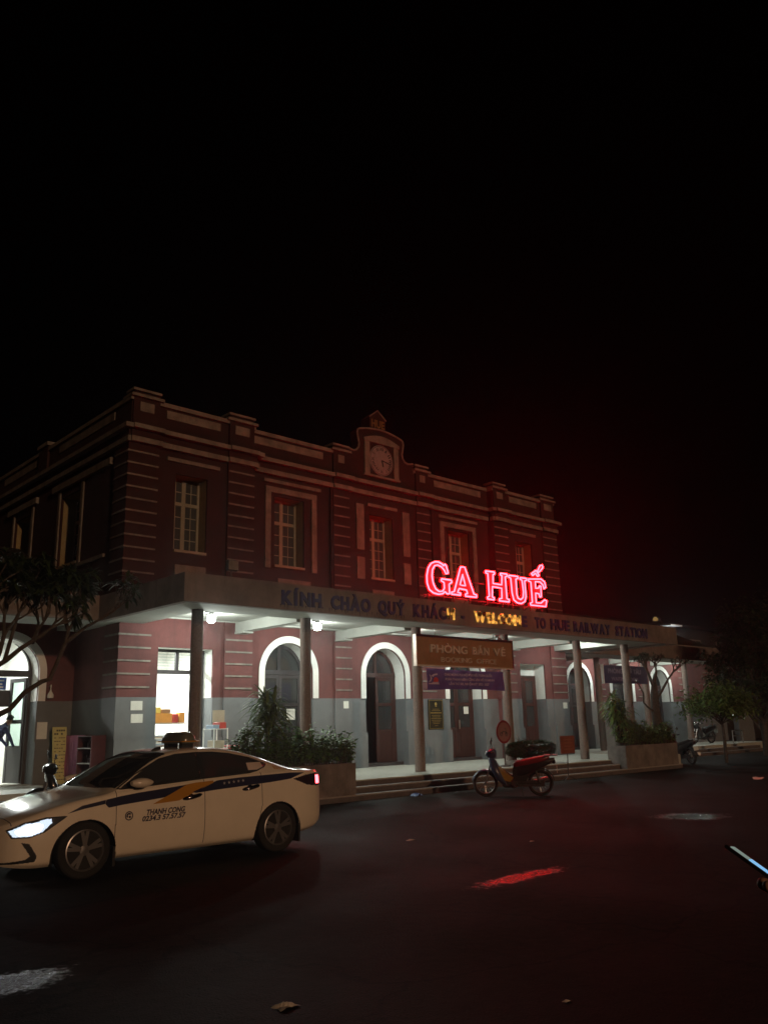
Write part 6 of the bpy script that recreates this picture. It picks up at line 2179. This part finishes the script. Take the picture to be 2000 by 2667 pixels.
# ================================================================== LITTER
M['litter'] = mat('crumpled_paper', (0.80, 0.72, 0.62), 0.8, var=0.15, scale=20)
M['bluebag'] = mat('blue_plastic_bag', (0.06, 0.12, 0.32), 0.35, var=0.15, scale=10)
def scrap(x, y, sx, sy, h, seed, label, m='litter', name='paper_scrap', cat='litter'):
    r = random.Random(seed)
    n = 9
    vs = []
    for i in range(n + 1):
        for j in range(n + 1):
            u, v = i / n - 0.5, j / n - 0.5
            k = 1 + 0.25 * math.sin(6 * u + seed) * math.cos(5 * v)
            z = 0.003 + h * max(0, (0.5 - abs(u) * 0.9) * (0.6 + 0.4 * math.sin(9 * u + 7 * v + seed)) + 0.35 * r.random() * (0.5 - max(abs(u), abs(v))))
            vs.append((x + sx * u * k * (1 - 0.4 * abs(v)), y + sy * v * k * (1 - 0.3 * abs(u)), z))
    MB().add(vs, [(i * (n + 1) + j, (i + 1) * (n + 1) + j, (i + 1) * (n + 1) + j + 1, i * (n + 1) + j + 1) for i in range(n) for j in range(n)]).build(name, m, label=label, cat=cat, group='litter on the forecourt')
scrap(3.32, 4.52, 0.16, 0.10, 0.05, 1, 'crumpled pale paper on the dark asphalt nearest the camera')
scrap(4.51, 3.37, 0.06, 0.035, 0.02, 2, 'tiny scrap on the asphalt at the bottom right')
scrap(9.02, 9.28, 0.18, 0.10, 0.03, 3, 'small white scrap on the asphalt behind the taxi')
scrap(9.93, 7.82, 0.09, 0.05, 0.02, 4, 'tiny flat scrap in the middle of the forecourt')
scrap(23.09, 10.53, 0.35, 0.25, 0.12, 5, 'orange-lit scrap on the forecourt at the far right')
scrap(14.62, 14.80, 0.34, 0.22, 0.14, 6, 'crumpled blue plastic bag at the foot of the steps', 'bluebag', 'plastic_bag', 'bag')

# ================================================================== FAR RIGHT: rail, building, street lamp
br = thing('metal_rail', 'low metal barrier rail standing at the far right of the platform', 'railing', (41.2, 19.5, ZP))
f = MB()
for x in (40.68, 41.7):
    f.tube([(x, 19.55, ZP), (x, 19.55, 1.0)], 0.03, 8)
f.build('post', 'steel', br, smooth=40)
for z in (0.98, 0.74):
    MB().tube([(40.68, 19.55, z), (41.7, 19.55, z)], 0.025, 8).build('rail', 'steel', br, smooth=40)
fb = thing('far_building', 'dark house with a pitched roof beyond the right wing', 'building', (62, 32, 0))
B(55.5, 75, 30.5, 40, 0, 8.0).build('wall', 'roof', fb)
r = MB().add([(54.3, 29.5, 8.0), (76, 29.5, 8.0), (76, 41, 8.0), (54.3, 41, 8.0), (59, 34, 8.9), (74, 36, 9.2)], [(0, 1, 5, 4), (1, 2, 5), (2, 3, 4, 5), (3, 0, 4), (3, 2, 1, 0)])
r.build('roof', 'roof', fb)
B(54.4, 56.0, 29.6, 30.4, 7.90, 7.98).build('eave', 'white', fb)
for x in (58.5, 62.5, 66.5):
    wq = B(x, x + 1.6, 30.44, 30.499, 5.2, 7.2).build('window', 'trim', fb)
    B(x + 0.1, x + 0.75, 30.42, 30.4395, 5.3, 7.1).build('pane', 'pane', wq)
    B(x + 0.85, x + 1.5, 30.42, 30.4395, 5.3, 7.1).build('pane', 'pane', wq)
eave_lamp = thing('eave_lamp', 'lamp shining under the far roof eave at the right', 'lamp', (54.5, 29.4, 7.0))
MB().lathe([(0.10, 0.13), (0.12, 0.16), (0.05, 0.22)], (54.5, 29.4, 7.0), 'z', 12).build('bracket', 'blackplastic', eave_lamp)
MB().lathe([(0.02, -0.02), (0.12, 0.0), (0.14, 0.06), (0.10, 0.125)], (54.5, 29.4, 7.0), 'z', 12).build('lamp_shade', emission('cold_lamp', (0.85, 0.95, 1.0), 60.0), eave_lamp)
l = bpy.data.lights.new('eave_light', 'POINT'); l.energy = 30; l.color = (0.85, 0.95, 1.0); l.shadow_soft_size = 0.1
o = bpy.data.objects.new('eave_light', l); COL.objects.link(o); o.location = (54.5, 29.3, 7.3)
o.parent = eave_lamp; o.matrix_parent_inverse = Matrix.Translation(eave_lamp.location).inverted()
sl = thing('street_lamp', 'distant dim yellow street lamp above the right canopy end', 'street lamp', (63.0, 35.0, 0))
warm = emission('sodium_lamp', (1.0, 0.62, 0.2), 0.22)
MB().tube([(63.0, 35.0, 0), (63.0, 35.0, 9.0), (62.7, 35.0, 9.5), (62.0, 35.0, 9.6)], 0.06, 8).build('pole', 'steeldark', sl)
MB().lathe([(0.16, 0), (0.22, 0.12), (0.1, 0.3)], (62.0, 35.0, 9.25), 'z', 12).build('lamp_shade', warm, sl)

# ================================================================== PEOPLE
def person(label, J, rad, cloth, loc, rotz, extra=None):
    """one continuous skinned body; J joint name -> point, bones listed below; cloth maps bone -> material slot"""
    names = list(J)
    idx = {n: i for i, n in enumerate(names)}
    bones = [('pelvis', 'spine'), ('spine', 'chest'), ('chest', 'neck'), ('neck', 'jaw'), ('jaw', 'crown')]
    for s in 'LR':
        bones += [('chest', 'shoulder' + s), ('shoulder' + s, 'elbow' + s), ('elbow' + s, 'wrist' + s), ('wrist' + s, 'palm' + s),
                  ('pelvis', 'hip' + s), ('hip' + s, 'knee' + s), ('knee' + s, 'ankle' + s), ('ankle' + s, 'toe' + s)]
        for f in ('thumb', 'index', 'middle', 'ring', 'little'):
            root = 'wrist' if f == 'thumb' else 'palm'
            a, b = f + 'A' + s, f + 'B' + s
            bones += [(root + s, a), (a, b)]
    me = bpy.data.meshes.new('body')
    me.from_pydata([J[n] for n in names], [(idx[a], idx[b]) for a, b in bones], [])
    o = bpy.data.objects.new('tmp', me)
    COL.objects.link(o)
    md = o.modifiers.new('skin', 'SKIN')
    md.use_smooth_shade = True
    for i, n in enumerate(names):
        k = me.skin_vertices[0].data[i]
        r = rad[n]
        k.radius = r if isinstance(r, tuple) else (r, r)
        k.use_root = (n == 'pelvis')
    sb = o.modifiers.new('sub', 'SUBSURF')
    sb.levels = 2
    sb.render_levels = 2
    dg = bpy.context.evaluated_depsgraph_get()
    dg.update()
    m2 = bpy.data.meshes.new_from_object(o.evaluated_get(dg))
    bpy.data.objects.remove(o)
    m2.materials.clear()
    for q in cloth['slots']:
        m2.materials.append(M[q])
    B_ = [(Vector(J[a]), Vector(J[b]), cloth.get((a, b), cloth.get(b, cloth.get(b[:-1], 0)))) for a, b in bones]
    for p in m2.polygons:
        c = p.center
        best, bi = 1e9, 0
        for a, b, s in B_:
            d = b - a
            t = max(0, min(1, (c - a).dot(d) / max(1e-9, d.length_squared)))
            q = (a + d * t - c).length
            if q < best:
                best, bi = q, s
        p.material_index = bi
        p.use_smooth = True
    root = thing('person', label, 'person', (0, 0, 0), local=True)
    bo = bpy.data.objects.new('body', m2)
    COL.objects.link(bo)
    put(bo, root)
    # head details
    hc = (Vector(J['jaw']) + Vector(J['crown'])) / 2
    axis = (Vector(J['crown']) - Vector(J['jaw'])).normalized()
    fwd = Vector(cloth['face']).normalized()
    fwd = (fwd - axis * fwd.dot(axis)).normalized()
    sd = axis.cross(fwd)
    h = MB()
    for i in range(13):
        ph = math.pi * i / 12 * 0.62
        for k in range(20):
            a = 2 * math.pi * k / 20
            d = fwd * math.cos(a) * math.sin(ph) * 0.098 + sd * math.sin(a) * math.sin(ph) * 0.084 + axis * math.cos(ph) * 0.112
            pull = 0.55 if (math.cos(a) > 0.35 and ph > 0.9) else 1.0
            h.v.append(tuple(hc + axis * 0.022 - fwd * 0.012 + d * (1.03 if pull == 1 else 0.80)))
    for i in range(12):
        for k in range(20):
            h.f.append((i * 20 + k, i * 20 + (k + 1) % 20, (i + 1) * 20 + (k + 1) % 20, (i + 1) * 20 + k)); h.mi.append(0)
    h.build('hair', 'hair', root, smooth='all')
    fc = MB()
    n0 = hc + fwd * 0.088
    fc.tube([n0 + axis * 0.02 - fwd * 0.01, n0 + fwd * 0.012 - axis * 0.012, n0 - axis * 0.02 - fwd * 0.004], [0.007, 0.012, 0.011], 8, 0)
    for s in (-1, 1):
        fc.tube([hc + sd * s * 0.08 + axis * 0.015, hc + sd * s * 0.092, hc + sd * s * 0.08 - axis * 0.02], [0.012, 0.016, 0.008], 6, 0)
        e = hc + fwd * 0.079 + sd * s * 0.032 + axis * 0.016
        fc.tube([e - sd * 0.012, e + fwd * 0.004, e + sd * 0.012], [0.004, 0.008, 0.004], 6, 1)
    fc.tube([hc + fwd * 0.083 - axis * 0.045 - sd * 0.022, hc + fwd * 0.090 - axis * 0.046, hc + fwd * 0.083 - axis * 0.045 + sd * 0.022], [0.004, 0.006, 0.004], 6, 2)
    fc.build('face_features', ['skin', 'hair', 'leafred'], root, smooth='all')
    root.location = loc
    root.rotation_euler = (0, 0, rotz)
    return root

def fingers(J, s, wrist, d, n, across, curl):
    """palm and five fingers; d along the hand, n out of the palm, across towards the thumb"""
    d, n, across = Vector(d).normalized(), Vector(n).normalized(), Vector(across).normalized()
    w_ = Vector(wrist)
    J['palm' + s] = tuple(w_ + d * 0.075)
    for f, off, ln in (('index', 0.030, 0.075), ('middle', 0.010, 0.083), ('ring', -0.010, 0.077), ('little', -0.030, 0.060)):
        a = w_ + d * 0.098 + across * off + n * 0.004
        J[f + 'A' + s] = tuple(a + d * ln * 0.5 * (1 - curl * 0.3) + n * ln * 0.35 * curl)
        J[f + 'B' + s] = tuple(a + d * ln * (1 - curl * 0.75) + n * ln * (0.35 + 0.5 * curl) * curl)
    J['thumbA' + s] = tuple(w_ + d * 0.045 + across * 0.045 + n * 0.012)
    J['thumbB' + s] = tuple(w_ + d * 0.085 + across * 0.055 + n * 0.030)
RAD = dict(pelvis=(0.155, 0.115), spine=(0.145, 0.11), chest=(0.165, 0.12), neck=0.055, jaw=0.080, crown=0.072)
for s in 'LR':
    RAD.update({'shoulder' + s: 0.068, 'elbow' + s: 0.048, 'wrist' + s: 0.031, 'palm' + s: (0.042, 0.02), 'hip' + s: 0.095, 'knee' + s: 0.062, 'ankle' + s: 0.042, 'toe' + s: 0.04})
    for f in ('thumb', 'index', 'middle', 'ring', 'little'):
        RAD[f + 'A' + s] = 0.0095
        RAD[f + 'B' + s] = 0.0075
# man in the doorway, bending over something, back to the street (faces +x here, then turned)
J = dict(pelvis=(0, 0, 0.93), spine=(0.06, 0, 1.10), chest=(0.20, 0, 1.34), neck=(0.30, 0, 1.48), jaw=(0.37, 0, 1.53), crown=(0.43, 0, 1.65))
for s, k in (('L', 1), ('R', -1)):
    J.update({'shoulder' + s: (0.19, k * 0.19, 1.38), 'elbow' + s: (0.32, k * 0.24, 1.12), 'wrist' + s: (0.46, k * 0.16, 0.92),
              'hip' + s: (0.0, k * 0.10, 0.88), 'knee' + s: (0.05, k * 0.12, 0.48), 'ankle' + s: (-0.02, k * 0.12, 0.09), 'toe' + s: (0.14, k * 0.14, 0.04)})
    fingers(J, s, J['wrist' + s], (0.6, -k * 0.3, -0.7), (0, -k, 0), (0.7, 0, 0.6), 0.5)
cl = {'slots': ['skin', 'navycloth', 'blackcloth', 'blackplastic'], 'face': (1, 0, -0.3)}
for b in ('spine', 'chest', 'neck', 'shoulder', 'elbow'):
    cl[b] = 1
for s in 'LR':
    cl[('elbow' + s, 'wrist' + s)] = 1
    cl[('ankle' + s, 'toe' + s)] = 3
for b in ('hip', 'knee', 'ankle'):
    cl[b] = 2
person('person in a navy jacket bending forward just inside the left doorway', J, RAD, cl, (7.84, 23.3, ZP + 0.005), math.radians(8))

# bystander beside the photographer: only the raised phone and a finger reach the picture
ph = thing('smartphone', 'smartphone with lit screen held up at the right edge', 'phone', (0, 0, 0), local=True)
B(-0.036, 0.036, -0.0022, 0.0022, -0.076, 0.076, bev=0.001).build('case', 'bikeblack', ph)
scr = MB()
for z0, z1, mi_ in ((-0.070, 0.016, 2), (0.0161, 0.046, 1), (0.0461, 0.070, 0)):
    scr.box(-0.034, 0.034, -0.0034, -0.0023, z0, z1, mi_)
scr.build('screen', [emission('screen_dim', (0.6, 0.75, 0.65), 0.3), emission('screen_blue', (0.25, 0.55, 0.9), 0.9), emission('screen_green', (0.35, 0.65, 0.55), 0.7)], ph)
tipp = Vector((1.020, 0.510, 1.450))
tipp = Vector((0, 0, 1.6)) + (fw + rt * (904 / 2203.5) - up * (878 / 2203.5)) * 1.0
endp = Vector((0, 0, 1.6)) + (fw + rt * (1050 / 2203.5) - up * (982 / 2203.5)) * 1.0
d1 = (endp - tipp).normalized()
cen = tipp + d1 * 0.078
vw = (cen - Vector((0, 0, 1.6))).normalized()
d1 = (d1 - vw * d1.dot(vw)).normalized()
nn = d1.cross(vw)
if nn.z < 0:
    nn = -nn
nn = (nn * math.cos(0.035) - vw * math.sin(0.035)).normalized()
cen = cen + vw * 0.036
zl = -d1
yl = -nn
xl = yl.cross(zl).normalized()
ph.matrix_world = Matrix(((xl.x, yl.x, zl.x, cen.x), (xl.y, yl.y, zl.y, cen.y), (xl.z, yl.z, zl.z, cen.z), (0, 0, 0, 1)))
bx, by = 1.28, -0.07
fwd = Vector((0.68, 0.73, 0)); rgt = Vector((0.73, -0.68, 0))
def P_(f, r, z):
    q = Vector((bx, by, 0)) + fwd * f + rgt * r
    return (q.x, q.y, z)
J = dict(pelvis=P_(0, 0, 0.93), spine=P_(0.01, 0, 1.12), chest=P_(0.0, 0, 1.34), neck=P_(0.0, 0, 1.47), jaw=P_(0.03, 0, 1.53), crown=P_(0.03, 0, 1.66))
for s, k in (('L', -1), ('R', 1)):
    J.update({'shoulder' + s: P_(0, k * 0.19, 1.39), 'elbow' + s: P_(-0.03, k * 0.25, 1.10), 'wrist' + s: P_(0.06, k * 0.24, 0.86),
              'hip' + s: P_(0, k * 0.10, 0.88), 'knee' + s: P_(0.03, k * 0.11, 0.48), 'ankle' + s: P_(-0.02, k * 0.12, 0.09), 'toe' + s: P_(0.15, k * 0.14, 0.04)})
fingers(J, 'R', J['wristR'], (0, 0, -1), -rgt, fwd, 0.35)
tip = Vector((0, 0, 1.6)) + (fw + rt * (955 / 2203.5) - up * (975 / 2203.5)) * 1.02
dd = Vector((-0.60, 0.42, 0.30)).normalized()
wr_ = tip - dd * 0.178
J['wristL'] = tuple(wr_)
J['elbowL'] = tuple(wr_ - Vector((-0.45, 0.62, 0.65)).normalized() * 0.25)
fingers(J, 'L', wr_, dd, nn, -vw, 0.12)
cl2 = dict(cl)
cl2['face'] = tuple(fwd)
person('dark-jacketed bystander holding up a phone just outside the right edge', J, RAD, cl2, (0, 0, 0), 0)

for o in bpy.data.objects:
    if 'local_' in o:
        del o['local_']

# ================================================================== added haze volume, stands in for lens bloom round the lights
hz = bpy.data.materials.new('bloom_haze')
hz.use_nodes = True
hn = hz.node_tree.nodes
hn.remove(hn['Principled BSDF'])
pv = hn.new('ShaderNodeVolumePrincipled')
pv.inputs['Color'].default_value = (0.9, 0.9, 0.9, 1)
pv.inputs['Density'].default_value = 0.0014
pv.inputs['Anisotropy'].default_value = 0.82
hz.node_tree.links.new(pv.outputs[0], hn['Material Output'].inputs['Volume'])
B(-40, 120, -30, 70, -1.2, 14.0).build('haze', hz, kind='stuff')
S.cycles.volume_bounces = 0
